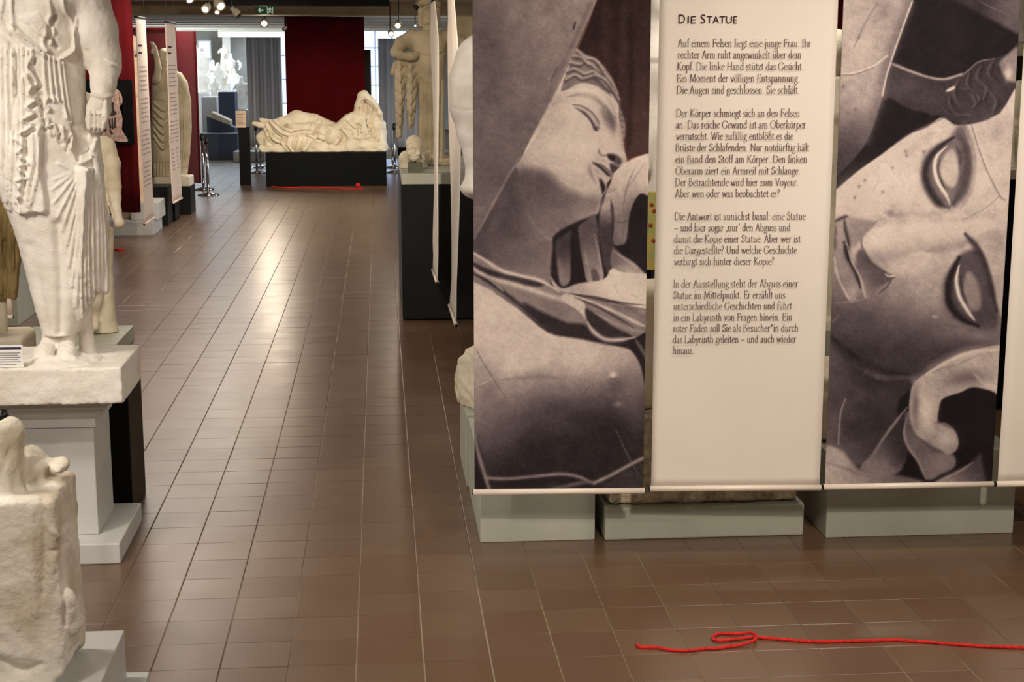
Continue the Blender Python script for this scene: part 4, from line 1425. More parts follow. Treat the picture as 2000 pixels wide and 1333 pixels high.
LINES = [
    ('Auf einem Felsen liegt eine junge Frau. Ihr', 1324, 1583, 91.5), ('rechter Arm ruht angewinkelt über dem', 1323.5, 1564, 114),
    ('Kopf. Die linke Hand stützt das Gesicht.', 1322.5, 1568, 137), ('Ein Moment der völligen Entspannung.', 1322, 1560, 160),
    ('Die Augen sind geschlossen. Sie schläft.', 1321.5, 1560.5, 183),
    ('Der Körper schmiegt sich an den Felsen', 1320.5, 1561, 228), ('an. Das reiche Gewand ist am Oberkörper', 1320, 1573, 250.5),
    ('verrutscht. Wie zufällig entblößt es die', 1320, 1549, 273), ('Brüste der Schlafenden. Nur notdürftig hält', 1319.5, 1580, 295.5),
    ('ein Band den Stoff am Körper. Den linken', 1319, 1575, 318), ('Oberarm ziert ein Armreif mit Schlange.', 1319, 1561, 340.5),
    ('Der Betrachtende wird hier zum Voyeur.', 1318.5, 1558, 363), ('Aber wen oder was beobachtet er?', 1318.5, 1522, 385),
    ('Die Antwort ist zunächst banal: eine Statue', 1317.5, 1573, 429.5), ('– und hier sogar ‚nur‘ den Abguss und', 1317, 1543, 451.5),
    ('damit die Kopie einer Statue. Aber wer ist', 1316.5, 1563, 473.5), ('die Dargestellte? Und welche Geschichte', 1316.5, 1556, 495.5),
    ('verbirgt sich hinter dieser Kopie?', 1316, 1511, 517.5),
    ('In der Ausstellung steht der Abguss einer', 1315.5, 1558, 561), ('Statue im Mittelpunkt. Er erzählt uns', 1315, 1533, 583),
    ('unterschiedliche Geschichten und führt', 1315, 1546, 604.5), ('in ein Labyrinth von Fragen hinein. Ein', 1315, 1546, 626.5),
    ('roter Faden soll Sie als Besucher*in durch', 1314.5, 1558, 648), ('das Labyrinth geleiten – und auch wieder', 1314, 1554, 669.5),
    ('hinaus.', 1314, 1354, 691)]
for body, x0, x1, yb in LINES:
    serif_line(rt, body, x0, x1, yb, .0207, L2, R2, n2, M_ink)
text_line(rt, 'D', 1325, 1337.5, 46, .054, L2, R2, n2, M_inkhead, 'heading_text')
text_line(rt, 'IE', 1342.5, 1359, 46, .044, L2, R2, n2, M_inkhead, 'heading_text')
text_line(rt, 'S', 1368, 1377, 46, .054, L2, R2, n2, M_inkhead, 'heading_text')
text_line(rt, 'TATUE', 1379.5, 1439.5, 46, .044, L2, R2, n2, M_inkhead, 'heading_text')


M_farink = mat('far_print_ink', '#a78f84', '#9c857b', 3, .9)


def ink_rows(root, L, R, nrm, rows, x0, x1, m=M_farink, th=.012):
    """small unreadable lines of print on far banners"""
    d = (R - L)
    for z, f in rows:
        a = L + d * x0 + nrm * .006
        b = L + d * (x0 + (x1 - x0) * f) + nrm * .006
        obj('text_line', [(a[0], a[1], z), (b[0], b[1], z), (b[0], b[1], z + th), (a[0], a[1], z + th)], [[0, 1, 2, 3]], m, root)


def far_rows(z_top, n, seed):
    r = random.Random(seed)
    out, z = [], z_top
    for k in range(n):
        out.append((z, r.uniform(.78, 1.0)))
        z -= .052 if (k + 1) % 6 else .10
    return out


# two oblique text banners on the left of the aisle
for (pn, pf, lab, sd) in (((283, 440), (300, 428), 'peach lit text banner hanging obliquely on the left, nearer one', 1), ((335, 400), (357, 388), 'peach lit text banner hanging obliquely on the left, farther one', 2)):
    a, b = ground(*pn, Z0B), ground(*pf, Z0B)
    c = (a + b) / 2
    dirv = (b - a) / np.linalg.norm(b - a)
    a, b = c - dirv * .37, c + dirv * .37
    r_, L_, R_, n_ = banner(lab, a, b, nu=8, nv=30, wave=.006, phase=sd, m=mat('peach_banner_cloth', '#e6d3c6', '#e0ccbe', 2, .85, spec=.2))
    ink_rows(r_, L_, R_, n_, [(2.33, .5), (2.25, .42)], .12, .9, M_inkhead, .022)
    ink_rows(r_, L_, R_, n_, far_rows(2.1, 24, sd), .12, .9)
# a lit banner end seen low at the left edge
e = ground(24, 623, Z0B)
banner('small piece of a lit banner seen low at the left edge', (e[0] - .75, e[1] + .02), (e[0], e[1]), nu=6, nv=20, m=MATS['peach_banner_cloth'])
# two banners seen edge-on right of the aisle
for pn, pf, lab, sd in (((854, 556), (845, 530), 'narrow white banner seen edge-on in front of the dark pedestal, farther one', 3), ((891, 639), (878, 600), 'narrow white banner seen edge-on beside the white leg, nearer one', 4)):
    zb = .445 if sd == 3 else Z0B
    a, b = ground(*pn, zb), ground(*pf, zb)
    banner(lab, b, a, nu=10, nv=40, wave=.012, phase=sd, curl=-.03, z0=zb)


# ------------------------------------------------------------------ curtains and panels
def curtain(name, label, cat, x0, x1, Y, z0, z1, m, folds, amp, nu=120, nv=10, parent=None, th=.01, flare=0.0):
    us, vv = np.linspace(0, 1, nu + 1), np.linspace(0, 1, nv + 1)
    U, W = np.meshgrid(us, vv)
    off = amp * (np.sin(U * folds * 6.283 + .6 * np.sin(U * 9)) * .7 + .3 * np.sin(U * folds * 2.3 * 6.283 + 1)) * (1 - .5 * W)
    X = x0 + (x1 - x0) * U + flare * (U - .5) * (1 - W)
    P = np.stack([X, Y + off, z0 + (z1 - z0) * W + 0 * U], -1).reshape(-1, 3)
    n0 = len(P)
    i = np.arange(nv)[:, None] * (nu + 1) + np.arange(nu)[None]
    q = np.stack([i, i + 1, i + nu + 2, i + nu + 1], -1).reshape(-1, 4)
    rim = []
    for k in range(nu):
        rim.append([k + 1, k, k + n0, k + 1 + n0])
        a = nv * (nu + 1) + k
        rim.append([a, a + 1, a + 1 + n0, a + n0])
    for k in range(nv):
        a = k * (nu + 1)
        rim.append([a, a + nu + 1, a + nu + 1 + n0, a + n0])
        a += nu
        rim.append([a + nu + 1, a, a + n0, a + nu + 1 + n0])
    o = obj(name, np.vstack([P, P + np.array([0, th, 0])]), np.vstack([q, q[:, ::-1] + n0, np.array(rim)]), m, parent, smooth=True)
    if parent is None:
        setprops(o, label, cat)
    return o


a, b = at(555, 33, 29.0), at(711, 33, 29.0)
curtain('curtain', 'broad flat dark red curtain hanging behind the reclining figure', 'curtain', a[0], b[0], 29.0, .25, 2.945, M_red2, 3, .006)
blk = at(711, 97, 29.3), at(724, 97, 29.3)
setprops(box('partition_board', blk[0][0] - .4, blk[1][0], 29.3, 29.36, 0, blk[0][2], M_black), 'black upright board just behind the right edge of the red curtain', 'board')
ga, gb = at(480, 73, 31.5), at(547, 73, 31.5)
curtain('curtain', 'grey curtain panel hanging left of the dark red one', 'curtain', ga[0], gb[0], 31.5, .42, ga[2], M_greycloth, 4, .018)
ga, gb = at(738, 75, 31.0), at(800, 75, 31.0)
curtain('curtain', 'grey curtain panel hanging right of the dark red one', 'curtain', ga[0], gb[0] + .6, 31.0, .42, ga[2], M_greycloth, 5, .012)
curtain('curtain', 'bright red curtain on the left that carries the black poster', 'curtain', -4.9, -2.95, 19.1, .33, CZ - .02, M_red, 7, .022)
# poster on the left curtain: seated stone figure printed on black
pa, pb = at(150, 283, 19.0), at(257, 156, 19.0)
po = thing('poster', 'black poster of a seated pale statue on the red curtain', 'poster', ((pa[0] + pb[0]) / 2, 19.03, pa[2]))
box('sheet', pa[0], pb[0], 19.02, 19.045, pa[2], pb[2], M_black, po, .001)
M_posterfig = mat('poster_print_pale', '#c9ab9d', '#94786f', 26, .8, detail=6)
M_posterdk = mat('poster_print_dark', '#3a2f30', '#241d1e', 26, .8)


def flat_shape(name, pts, Y, m, parent, th=.001, closed=True):
    pl = catmull(pts, 5, closed=True) if closed else np.asarray(pts, float)
    V = [at(x, y, Y) for x, y in pl]
    n = len(V)
    V = V + [v + np.array([0, th, 0]) for v in V]
    F = [list(range(n))[::-1], list(range(n, 2 * n))] + [[i, (i + 1) % n, n + (i + 1) % n, n + i] for i in range(n)]
    bm = bmesh.new()
    vs_ = [bm.verts.new(v) for v in V]
    for f in F:
        bm.faces.new([vs_[k] for k in f])
    bmesh.ops.triangulate(bm, faces=[f for f in bm.faces if len(f.verts) > 4])
    return bm_obj(name, bm, m, parent)


flat_shape('printed_figure', [(214, 185), (219, 174), (226, 173), (233, 178), (238, 188), (239, 200), (234, 212), (237, 220), (240, 240), (238, 252), (243, 262), (250, 276), (236, 277), (205, 272), (198, 262), (208, 254), (206, 240), (209, 225), (212, 210)], 19.018, M_posterfig, po)
flat_shape('printed_shadow', [(214, 205), (222, 200), (223, 214), (228, 222), (220, 226), (212, 222), (210, 212)], 19.015, M_posterdk, po)
for q in ((213, 232, 216, 250), (219, 230, 220, 252), (225, 230, 224, 250), (214, 252, 219, 262)):
    flat_shape('printed_shadow', [(q[0] - 1.2, q[1]), (q[0] + 1.2, q[1]), (q[2] + 2, q[3]), (q[2] - 2, q[3])], 19.015, M_posterdk, po, closed=False)

# red boards behind the robed statue on the left
a, b = at(250, 54, 23.2), at(343, 54, 23.2)
pa_ = thing('partition_board', 'dark framed red board behind the robed statue with raised arm', 'board', ((a[0] + b[0]) / 2, 23.25, 0))
box('panel', a[0] - .5, b[0] - .03, 23.2, 23.24, .33, a[2] - .04, M_redboard, pa_, .002)
box('frame', b[0] - .03, b[0], 23.18, 23.26, .0, a[2], M_red2, pa_, .002)
box('frame', a[0] - .5, b[0] - .03, 23.18, 23.26, a[2] - .04, a[2], M_red2, pa_, .002)
c1, c2 = at(345, 61, 23.52), at(383, 61, 23.52)
pb_ = thing('partition_board', 'glossy red board at the end of the left row beside the steel post', 'board', (-2.95, 23.55, 0))
box('panel', c1[0] - .35, -2.715 - .02, 23.52, 23.56, .33, c1[2], M_redboard, pb_, .002)
box('frame', -2.735, -2.712, 23.5, 23.58, .33, c1[2], M_red2, pb_, .002)
box('foot', -3.3, -2.9, 23.5, 23.58, 0, .33, M_blackmetal, pb_, .002)


# ------------------------------------------------------------------ stanchions
def stanchion(px, py, label, h=.95):
    g = ground(px, py)
    t = thing('stanchion', label, 'stanchion', g, 'chrome barrier posts')
    lathe('base', g, [(.0, 0), (.17, 0), (.175, .012), (.165, .028), (.06, .045), (.03, .06), (0, .06)], M_chrome, t, 28)
    lathe('pole', g, [(.024, .05), (.024, h - .12)], M_chrome, t, 16)
    lathe('head', g, [(.03, h - .12), (.034, h - .11), (.034, h - .03), (.028, h - .02), (.022, h - .0), (0, h)], M_blackmetal, t, 16)
    return t


s1 = stanchion(407, 382, 'chrome post with rope beside the red boards, left of the aisle')
s1b = stanchion(398, 371, 'chrome barrier post just behind another, left of the aisle')
stanchion(502, 338, 'chrome barrier post behind the lectern, nearer of the pair')
stanchion(509, 328, 'chrome barrier post behind the lectern, farther of the pair')
stanchion(771, 337, 'chrome barrier post right of the reclining figure, nearer of the pair')
stanchion(767, 328, 'chrome barrier post right of the reclining figure, farther of the pair')
g1, g2 = ORG[s1.name], ORG[s1b.name]
pts = [np.array([g1[0], g1[1], .87]) + (g2 - g1 + np.array([0, 0, 0])) * t - np.array([0, 0, .9 * t * (1 - t)]) for t in np.linspace(.05, .95, 14)]
setprops(tube('barrier_rope', pts, .016, M_ropered, n=10), 'dark red rope slung between the chrome posts on the left', 'rope')

# ------------------------------------------------------------------ lectern beside the reclining figure
lx0, lx1 = at(467, 300, 27.2)[0], at(488, 300, 27.2)[0]
le = thing('lectern', 'black post lectern with a cream text panel left of the reclining figure', 'lectern', ((lx0 + lx1) / 2, 27.3, 0))
box('post', lx0, lx1, 27.2, 27.36, 0, 1.01, M_black, le, .003)
pn_ = box('text_panel', lx0 - .04, lx1 - .05, 27.19, 27.21, 1.0, 1.29, mat('cream_panel', '#e5cfb8', '#dfc8b0', 3, .7), le, .002)
for k in range(7):
    box('text_line', lx0 - .02, lx1 - .07 - .02 * (k % 3), 27.186, 27.19, 1.06 + .028 * k, 1.066 + .028 * k, M_ink, pn_, 0)

# ------------------------------------------------------------------ ceiling track, lamps, exit sign
ta, tb = at(438, 10, 22.3), at(760, 10, 22.3)
setprops(box('track_rail', ta[0], tb[0], 22.25, 22.36, 2.925, 3.02, M_black), 'long black track rail under the ceiling', 'rail')
for xx in (ta[0] + .3, tb[0] - .3):
    tube('hanger', [(xx, 22.3, 3.02), (xx, 22.3, CZ)], .012, M_blackmetal, bpy.data.objects['track_rail'])


def spotlamp(px, py, Y, aim, label, glow=True, r=.055, length=.14, power=0, to=None):
    c = at(px, py, Y)
    aim = np.array(aim, float)
    aim /= np.linalg.norm(aim)
    t = thing('spot_lamp', label, 'lamp', c, 'track spot lamps')
    a = c - aim * length
    N = 14
    V, F = tube_mesh([a, a + aim * length * .35, a + aim * length * .4, c], [r * .62, r * .62, r, r], N)
    V2, F2 = tube_mesh([c - aim * .002, c + aim * .006], [r * 1.06, r * 1.06], N)
    obj('housing', V, F, M_lampbody, t, smooth=False)
    obj('rim', V2, F2, M_blackmetal if not glow else M_lampbody, t)
    V3, F3 = tube_mesh([c + aim * .0062, c + aim * .012], [r * .72, r * .6], N)
    obj('lens', V3, F3, M_bulb if glow else M_blackmetal, t)
    if power:
        spot('spot_lamp_light', c + aim * .03, to, power, 70, .5, SPOTC, r * .8)
    top = np.array([a[0], a[1], CZ if Y < 27 else CZF])
    tube('stem', [a + aim * length * .2, [a[0], a[1], a[2] + .05], top], .009, M_blackmetal, t, n=8)
    return t


spotlamp(401, 18, 20, (-.2, -.9, -.35), 'glowing spot lamp under the ceiling, leftmost of the cluster', r=.05)
spotlamp(431, 12, 20, (.45, -.7, -.45), 'glowing spot lamp under the ceiling beside the leftmost one', r=.062, power=10, to=(-1.5, 13, 0))
spotlamp(424, 24, 21, (.0, -.8, -.6), 'small glowing spot lamp below the cluster on the left', r=.035)
spotlamp(467, 30, 21, (.7, -.2, -.7), 'pale spot lamp with black rings turned to the right', glow=False, r=.05)
spotlamp(516, 46, 29, (0, -.9, -.4), 'bright glowing lamp hanging below the green exit sign', r=.075, power=80, to=(-1.0, 17, 0))
spotlamp(371, 0, 20, (.4, -.6, -.7), 'spot lamp cut off by the top edge above the left banners', r=.05)
spotlamp(777, 50, 22, (-.1, -.9, -.4), 'bright spot lamp left of the tall crowned statue, upper one', r=.05, power=14, to=(.1, 14, 0))
spotlamp(764, 66, 26, (.1, -.9, -.4), 'bright spot lamp left of the tall crowned statue, lower one', r=.05)
spotlamp(811, 50, 27, (.0, -.9, -.3), 'tiny spot lamp beside the shoulder of the crowned statue', glow=True, r=.02, length=.06)
spotlamp(813, 14, 16, (-.5, -.5, -.7), 'dark spot lamp in front of the head of the crowned statue', glow=False, r=.035)
# small white fitting by the red curtain
spotlamp(553, 58, 28.6, (-.6, -.3, -.5), 'small white unlit lamp at the left edge of the dark red curtain', glow=False, r=.03, length=.09)

ex = at(518, 20, 26.5)
es = thing('exit_sign', 'green emergency exit sign with arrow and running figure under the ceiling', 'sign', (ex[0], 26.5, ex[2] - .06))
box('panel', ex[0] - .145, ex[0] + .145, 26.5, 26.54, ex[2] - .065, ex[2] + .065, M_exit, es, .002)
SX = .29 / 30.0


def exit_shape(pts):
    V = [(ex[0] + x, 26.497, ex[2] + z) for x, z in pts]
    n = len(V)
    V += [(x, 26.499, z) for x, y, z in V]
    bm = bmesh.new()
    vs_ = [bm.verts.new(v) for v in V]
    bm.faces.new(vs_[:n])
    for i in range(n):
        bm.faces.new([vs_[i], vs_[(i + 1) % n], vs_[n + (i + 1) % n], vs_[n + i]])
    return bm_obj('pictogram', bm, M_exitw, es)


exit_shape([(-.125, 0), (-.085, .04), (-.065, .04), (-.09, .012), (-.03, .012), (-.03, -.012), (-.09, -.012), (-.065, -.04), (-.085, -.04)])
exit_shape([(.03, .055), (.04, .055), (.04, -.055), (.03, -.055)])
exit_shape([(.12, .055), (.13, .055), (.13, -.055), (.12, -.055)])
exit_shape([(.075, .05), (.092, .05), (.092, .034), (.075, .034)])
exit_shape([(.06, .028), (.095, .03), (.112, .008), (.104, .002), (.092, .016), (.088, -.008), (.108, -.03), (.1, -.05), (.092, -.03), (.076, -.014), (.062, -.05), (.05, -.05), (.066, -.004), (.07, .014), (.056, .008), (.05, .014)])
for xx in (-.12, .12):
    tube('hanger', [(ex[0] + xx, 26.52, ex[2] + .06), (ex[0] + xx, 26.52, CZ)], .006, M_blackmetal, es, n=6)

# ------------------------------------------------------------------ red yarn
yarn_px = [(1150 + x / 4.444, 1050 + y / 4.444) for x, y in [(415, 945), (440, 965), (520, 970), (600, 972), (690, 990), (800, 998), (900, 995), (980, 985), (1040, 978), (1100, 980), (1200, 965), (1300, 955), (1380, 940), (1435, 925), (1450, 900),
    (1430, 872), (1380, 856), (1300, 860), (1200, 850), (1120, 852), (1080, 878), (1088, 904), (1140, 910), (1250, 902), (1350, 890), (1420, 882), (1500, 885), (1620, 895), (1800, 910)]]
yarn_px += [(1600, 1257), (1650, 1256), (1700, 1255), (1750, 1254), (1800, 1257), (1850, 1261), (1920, 1266), (2000, 1269), (2060, 1272)]
yp = catmull([ground(x, y)[:2] for x, y in yarn_px], 6)
ya, yz = [], []
R0 = .0062
for i, p in enumerate(yp):
    s = i / len(yp)
    ya.append((p[0], p[1], R0 + .0125 * max(0.0, 1 - abs(i - 15 * 6 + 4) / 22)))
setprops(tube('yarn', ya, [R0 * (1 + .06 * math.sin(i * 1.9)) for i in range(len(ya))], M_yarn, n=10), 'loose red yarn with a loop lying on the tiles in front', 'yarn')
yb = catmull([ground(x, y)[:2] for x, y in [(530, 366), (560, 368), (600, 367), (640, 368), (680, 370), (705, 370), (706, 366), (700, 365)]], 5)
t_ = thing('yarn_ball', 'small red ball of yarn with trailing thread before the green base', 'yarn', [*ground(699, 367)[:2], 0])
tube('thread', [(p[0], p[1], .012) for p in yb], .012, M_yarn, t_, n=6)
c = ORG[t_.name] + np.array([0, 0, .045])
pts = []
for i in range(260):
    t = i / 260
    th, ph = t * math.pi * 22, t * math.pi * 9
    v = Vector((math.cos(th), math.sin(th), 0)) * .034
    v.rotate(Matrix.Rotation(ph, 4, 'X') @ Matrix.Rotation(ph * .37, 4, 'Y'))
    pts.append(c + np.array(v))
bmx = bmesh.new()
bmesh.ops.create_icosphere(bmx, subdivisions=2, radius=.036)
for v in bmx.verts:
    v.co += Vector(c)
bm_obj('core', bmx, M_yarn, t_, smooth=True)
tube('winding', pts, .006, M_yarn, t_, n=5)
g = [ground(x, y)[:2] for x, y in [(215, 492), (225, 489), (234, 491), (243, 490)]]
setprops(tube('yarn', [(p[0], p[1], .012) for p in catmull(g, 4)], .012, M_yarn, n=6), 'short bit of red yarn on the floor behind the male statue', 'yarn')


# ------------------------------------------------------------------ sculptures
def frame(Y0):
    """K(px, py, dy) -> point near depth Y0; S = metres per photo pixel there"""
    K = lambda x, y, dy=0.0: at(x, y, Y0 + dy)
    p, q = at(700, 400, Y0), at(701, 400, Y0)
    return K, float(q[0] - p[0])


def limb(P, K, S, pts, k=.02):
    """pts: (px, py, radius in px, dy)"""
    return chain(P, [(K(x, y, dy), r * S) for x, y, r, dy in pts], k)


def rows_of(K, S, rows):
    """rows: (py, left px, right px, depth radius m, dy) -> loft rows"""
    out = []
    for py, xl, xr, ry, dy in rows:
        c = K((xl + xr) / 2, py, dy)
        out.append((c[2], c[0], c[1], (xr - xl) / 2 * S, ry))
    return out


def bounds(K, x0, x1, y0, y1, d0, d1):
    c = np.array([K(x, y, d) for x in (x0, x1) for y in (y0, y1) for d in (d0, d1)])
    return c.min(0), c.max(0)


# ---- the big robed figure on the left
K1, S1 = frame(6.78)
SLAB = .905


def f_robed(P):
    K, S = K1, S1
    d = loft(P, rows_of(K, S, [(652, 86, 152, .085, 0), (620, 76, 168, .10, 0), (570, 62, 192, .115, 0), (520, 50, 202, .125, 0),
                              (470, 37, 202, .135, 0), (420, 20, 198, .145, 0), (380, 4, 196, .15, 0), (330, -18, 190, .155, 0), (270, -38, 182, .155, 0),
                              (220, -48, 170, .15, 0), (180, -52, 162, .145, 0), (130, -52, 160, .14, 0), (90, -56, 164, .145, -.005), (40, -62, 166, .15, -.01),
                              (0, -64, 166, .145, -.01), (-50, -58, 152, .12, 0), (-80, -30, 125, .09, .01)]))
    # hanging arm and its fist gathering the skirt
    arm = limb(P, K, S, [(128, -62, 46, 0), (160, -10, 48, 0), (184, 60, 42, -.01), (200, 112, 33, -.02), (205, 133, 26, -.03), (202, 165, 21.5, -.06), (199, 188, 17.5, -.08)], .03)
    hand = limb(P, K, S, [(198, 190, 17, -.08), (193, 212, 21, -.09), (188, 238, 19, -.10), (186, 249, 14, -.10)], .02)
    for i in range(4):
        hand = smin(hand, limb(P, K, S, [(176 + i * 9, 222, 7.5, -.135), (177 + i * 7.5, 248, 7.2, -.13), (179 + i * 6, 254, 6, -.11)], .006), .008)
    hand = smin(hand, limb(P, K, S, [(203, 205, 8, -.12), (206, 228, 7.5, -.13), (204, 240, 6.5, -.12)], .006), .01)
    d = smin(d, smin(arm, hand, .02), .035)
    other = limb(P, K, S, [(-28, -62, 44, 0), (-62, 20, 40, 0), (-80, 110, 30, -.02), (-60, 150, 24, -.16)], .03)
    d = smin(d, other, .03)
    # breasts, neck and head above the picture
    for bx in (10, 105):
        d = smin(d, ell(P, K(bx, -8, -.10), (.085, .07, .085)), .05)
    d = smin(d, limb(P, K, S, [(48, -70, 32, 0), (44, -125, 27, 0)], .03), .05)
    d = smin(d, ell(P, K(42, -180, -.01), (.085, .105, .125)), .03)
    d = smin(d, ell(P, K(42, -195, .02), (.10, .11, .115)), .02)
    # skirt cloth drawn out to the fist
    d = smin(d, limb(P, K, S, [(186, 262, 8, -.07), (190, 330, 12, -.02), (194, 420, 14, 0), (198, 500, 14, 0), (202, 560, 11, 0)], .02), .03)
    # feet
    for fx, ax in ((84, 101), (131, 131)):
        ft = limb(P, K, S, [(ax, 640, 17, .0), (ax - 1, 668, 16, -.01), (fx + 1, 692, 18, -.07), (fx, 703, 17, -.12)], .02)
        for t in range(5):
            ft = smin(ft, limb(P, K, S, [(fx - 15 + t * 7.5, 700, 5.2, -.13), (fx - 15 + t * 7.5, 708 - abs(t - 1.5), 4.6, -.165 + .006 * t)], .004), .006)
        d = smin(d, ft + .0022 * wobble(P, 120, 5), .014)
    # support behind the ankles
    d = smin(d, limb(P, K, S, [(165, 575, 15, .09), (168, 640, 13, .09), (172, 690, 17, .08)], .02), .03)
    base = ell(P, (K(120, 700)[0], 6.73, SLAB - .004), (.19, .19, .026)) + .004 * wobble(P, 35, 6)
    d = smin(d, base, .012)
    return np.maximum(d, SLAB - .012 - P[2])


st = []
for x0, x1, w in ((-8, 2, 2.2), (6, 14, 2.2), (16, 24, 2.0), (27, 33, 2.0), (36, 42, 2.0), (44, 50, 2.0)):
    st.append(([(x0, 92), (x0 + 1, 160), ((x0 + x1) / 2, 260), (x1 - 4, 392)], w, .0105))
for x0, y0, x1, y1 in ((54, 98, 56, 150), (62, 98, 66, 140), (86, 108, 92, 195), (96, 112, 104, 200), (105, 116, 113, 196), (115, 118, 128, 232), (122, 122, 138, 240)):
    st.append(([(x0, y0), ((x0 + x1) / 2 - 1, (y0 + y1) / 2), (x1, y1)], 2.4, .011))
# zigzag cascade of cloth edges
zz = [(60, 112), (56, 130), (66, 150), (72, 165), (62, 172), (58, 186), (70, 196), (54, 210), (66, 222), (48, 236), (64, 246), (44, 262)]
st += [(zz, 2.6, .014), ([(x + 9, y + 4) for x, y in zz], 2.2, -.010)]
zz = [(92, 192), (86, 205), (96, 214), (84, 226), (95, 236), (88, 250), (104, 244), (112, 262), (120, 250), (124, 276), (138, 262), (136, 290)]
st += [(zz, 2.6, .013), ([(x - 6, y + 6) for x, y in zz], 2.0, -.009)]
# cross band and its folds
st += [([(24, 46), (52, 74), (90, 100)], 2.6, .013), ([(22, 56), (50, 84), (86, 108)], 2.4, .011), ([(23, 51), (51, 79), (88, 104)], 1.8, -.006)]
for k in range(7):
    st.append(([(42 + k * 5.5, 34 + k * -1.5), (60 + k * 5, 52), (76 + k * 2.5, 66 + k)], 1.7, .007))
st += [([(96, 0), (100, 26), (94, 40), (104, 60), (100, 84)], 3.4, .012), ([(122, 0), (126, 20), (140, 40), (148, 70), (142, 95), (122, 112)], 3.0, .010),
       ([(108, 34), (100, 55), (104, 78), (112, 92)], 4, -.012), ([(22, 0), (24, 30), (28, 55)], 2.4, .010), ([(6, 0), (2, 40), (20, 66)], 2.4, .010),
       ([(150, 36), (146, 78), (138, 100), (118, 114)], 2.2, .010), ([(90, 62), (84, 84), (96, 102)], 3.5, .010)]
# crumples in the elbow
for k in range(3):
    st.append(([(208 + k * 3, 118 + k * 4), (220 + k * 3, 122 + k * 4), (232, 128 + k * 3)], 2.0, .008))
st += [([(170, 100), (178, 118), (176, 140)], 4, -.006), ([(178, 184), (200, 191), (219, 186)], 2.6, .009)]
# hanging panels: inner edges
zz = [(34, 270), (50, 285), (40, 300), (60, 318), (42, 325), (58, 345), (38, 352), (50, 372), (42, 390), (48, 414)]
st += [(zz, 2.3, .012), ([(66, 262), (68, 310), (62, 350), (60, 400)], 2.2, .012), ([(74, 250), (78, 320), (72, 360), (62, 410)], 2.0, .010),
       ([(40, 300), (38, 350), (44, 408)], 2.0, -.010), ([(8, 330), (10, 380), (6, 402)], 2.2, -.010), ([(54, 275), (54, 330), (50, 380)], 2.4, -.012)]
# fan of folds from the gathered cloth
for tx, ty, w, hh in ((104, 352, 2, .004), (100, 372, 2, .005), (104, 398, 2.2, .006), (112, 425, 2.2, .007), (120, 452, 2.2, .007), (130, 480, 2.2, .007), (134, 520, 2.4, .008),
                      (140, 560, 2.4, .008), (146, 600, 2.4, .008)):
    st.append(([(156, 330), ((156 + tx) / 2 + 8, 330 + (ty - 330) * .35), (tx, ty)], w, hh))
for x0, x1, yb in ((158, 156, 618), (163, 163, 600), (168, 170, 590), (173, 178, 578)):
    st.append(([(x0, 328), ((x0 + x1) / 2, 450), (x1, yb)], 2.1, .012))
    st.append(([(x0 + 2.6, 335), ((x0 + x1) / 2 + 2.6, 450), (x1 + 2.6, yb)], 1.5, -.009))
for x0, x1 in ((180, 187), (184, 196), (188, 205)):
    st.append(([(x0, 300), ((x0 + x1) / 2, 430), (x1, 566)], 3.0, .010))
st += [([(188, 268), (182, 296), (168, 312), (150, 318), (140, 300)], 3, .012), ([(182, 268), (174, 290), (160, 302)], 2.5, -.008),
       ([(112, 320), (124, 324), (140, 334)], 3, .006), ([(60, 480), (75, 560), (92, 640)], 10, -.006), ([(112, 440), (118, 560), (118, 650)], 9, -.012)]
for k, x in enumerate((181.5, 190, 197.5)):
    st.append(([(x - 2, 216), (x - 1, 236), (x - 2, 256)], 1.5, -.012))
st.append(([(203, 196), (200, 214), (202, 236)], 1.6, -.008))
st = [(a_, b_, c_ * 1.45) for a_, b_, c_ in st]
pt = [([(-30, 90), (28, 100), (24, 260), (26, 398), (14, 408), (-30, 392)], .016, 2.0),
      ([(44, 150), (66, 170), (84, 240), (80, 320), (92, 408), (70, 414), (48, 417), (30, 400), (24, 300)], .028, 2.0),
      ([(86, 200), (110, 190), (132, 230), (142, 280), (136, 300), (120, 272), (104, 268), (92, 256)], .014, 2.0),
      ([(150, 318), (190, 300), (212, 565), (204, 570), (196, 566), (186, 571), (178, 566), (178, 585), (170, 592), (168, 604), (160, 612), (152, 625), (146, 560), (150, 400)], .014, 1.8)]
kr = thing('statue', 'big white plaster robed woman with hanging arm on the moulded grey pedestal', 'statue', (-1.45, 6.8, .742))
lo, hi = bounds(K1, -130, 255, -250, 730, -.30, .24)
lo[2] = .87
sculpt('figure', f_robed, lo, hi, .0062, M_plaster, kr, st, pt, rough=.0012, rscale=55)


def f_slab(P):
    return rbox(P, (-1.545, 6.80, .824), (.425, .264, .081), .006) + .0022 * wobble(P, 14, 3) + .0018 * wobble(P, 60, 4)


sculpt('plinth_slab', f_slab, (-2.0, 6.50, .73), (-1.09, 7.09, .93), .0075, M_plaster, kr, rough=.0008, rscale=80, zmin=.7435)
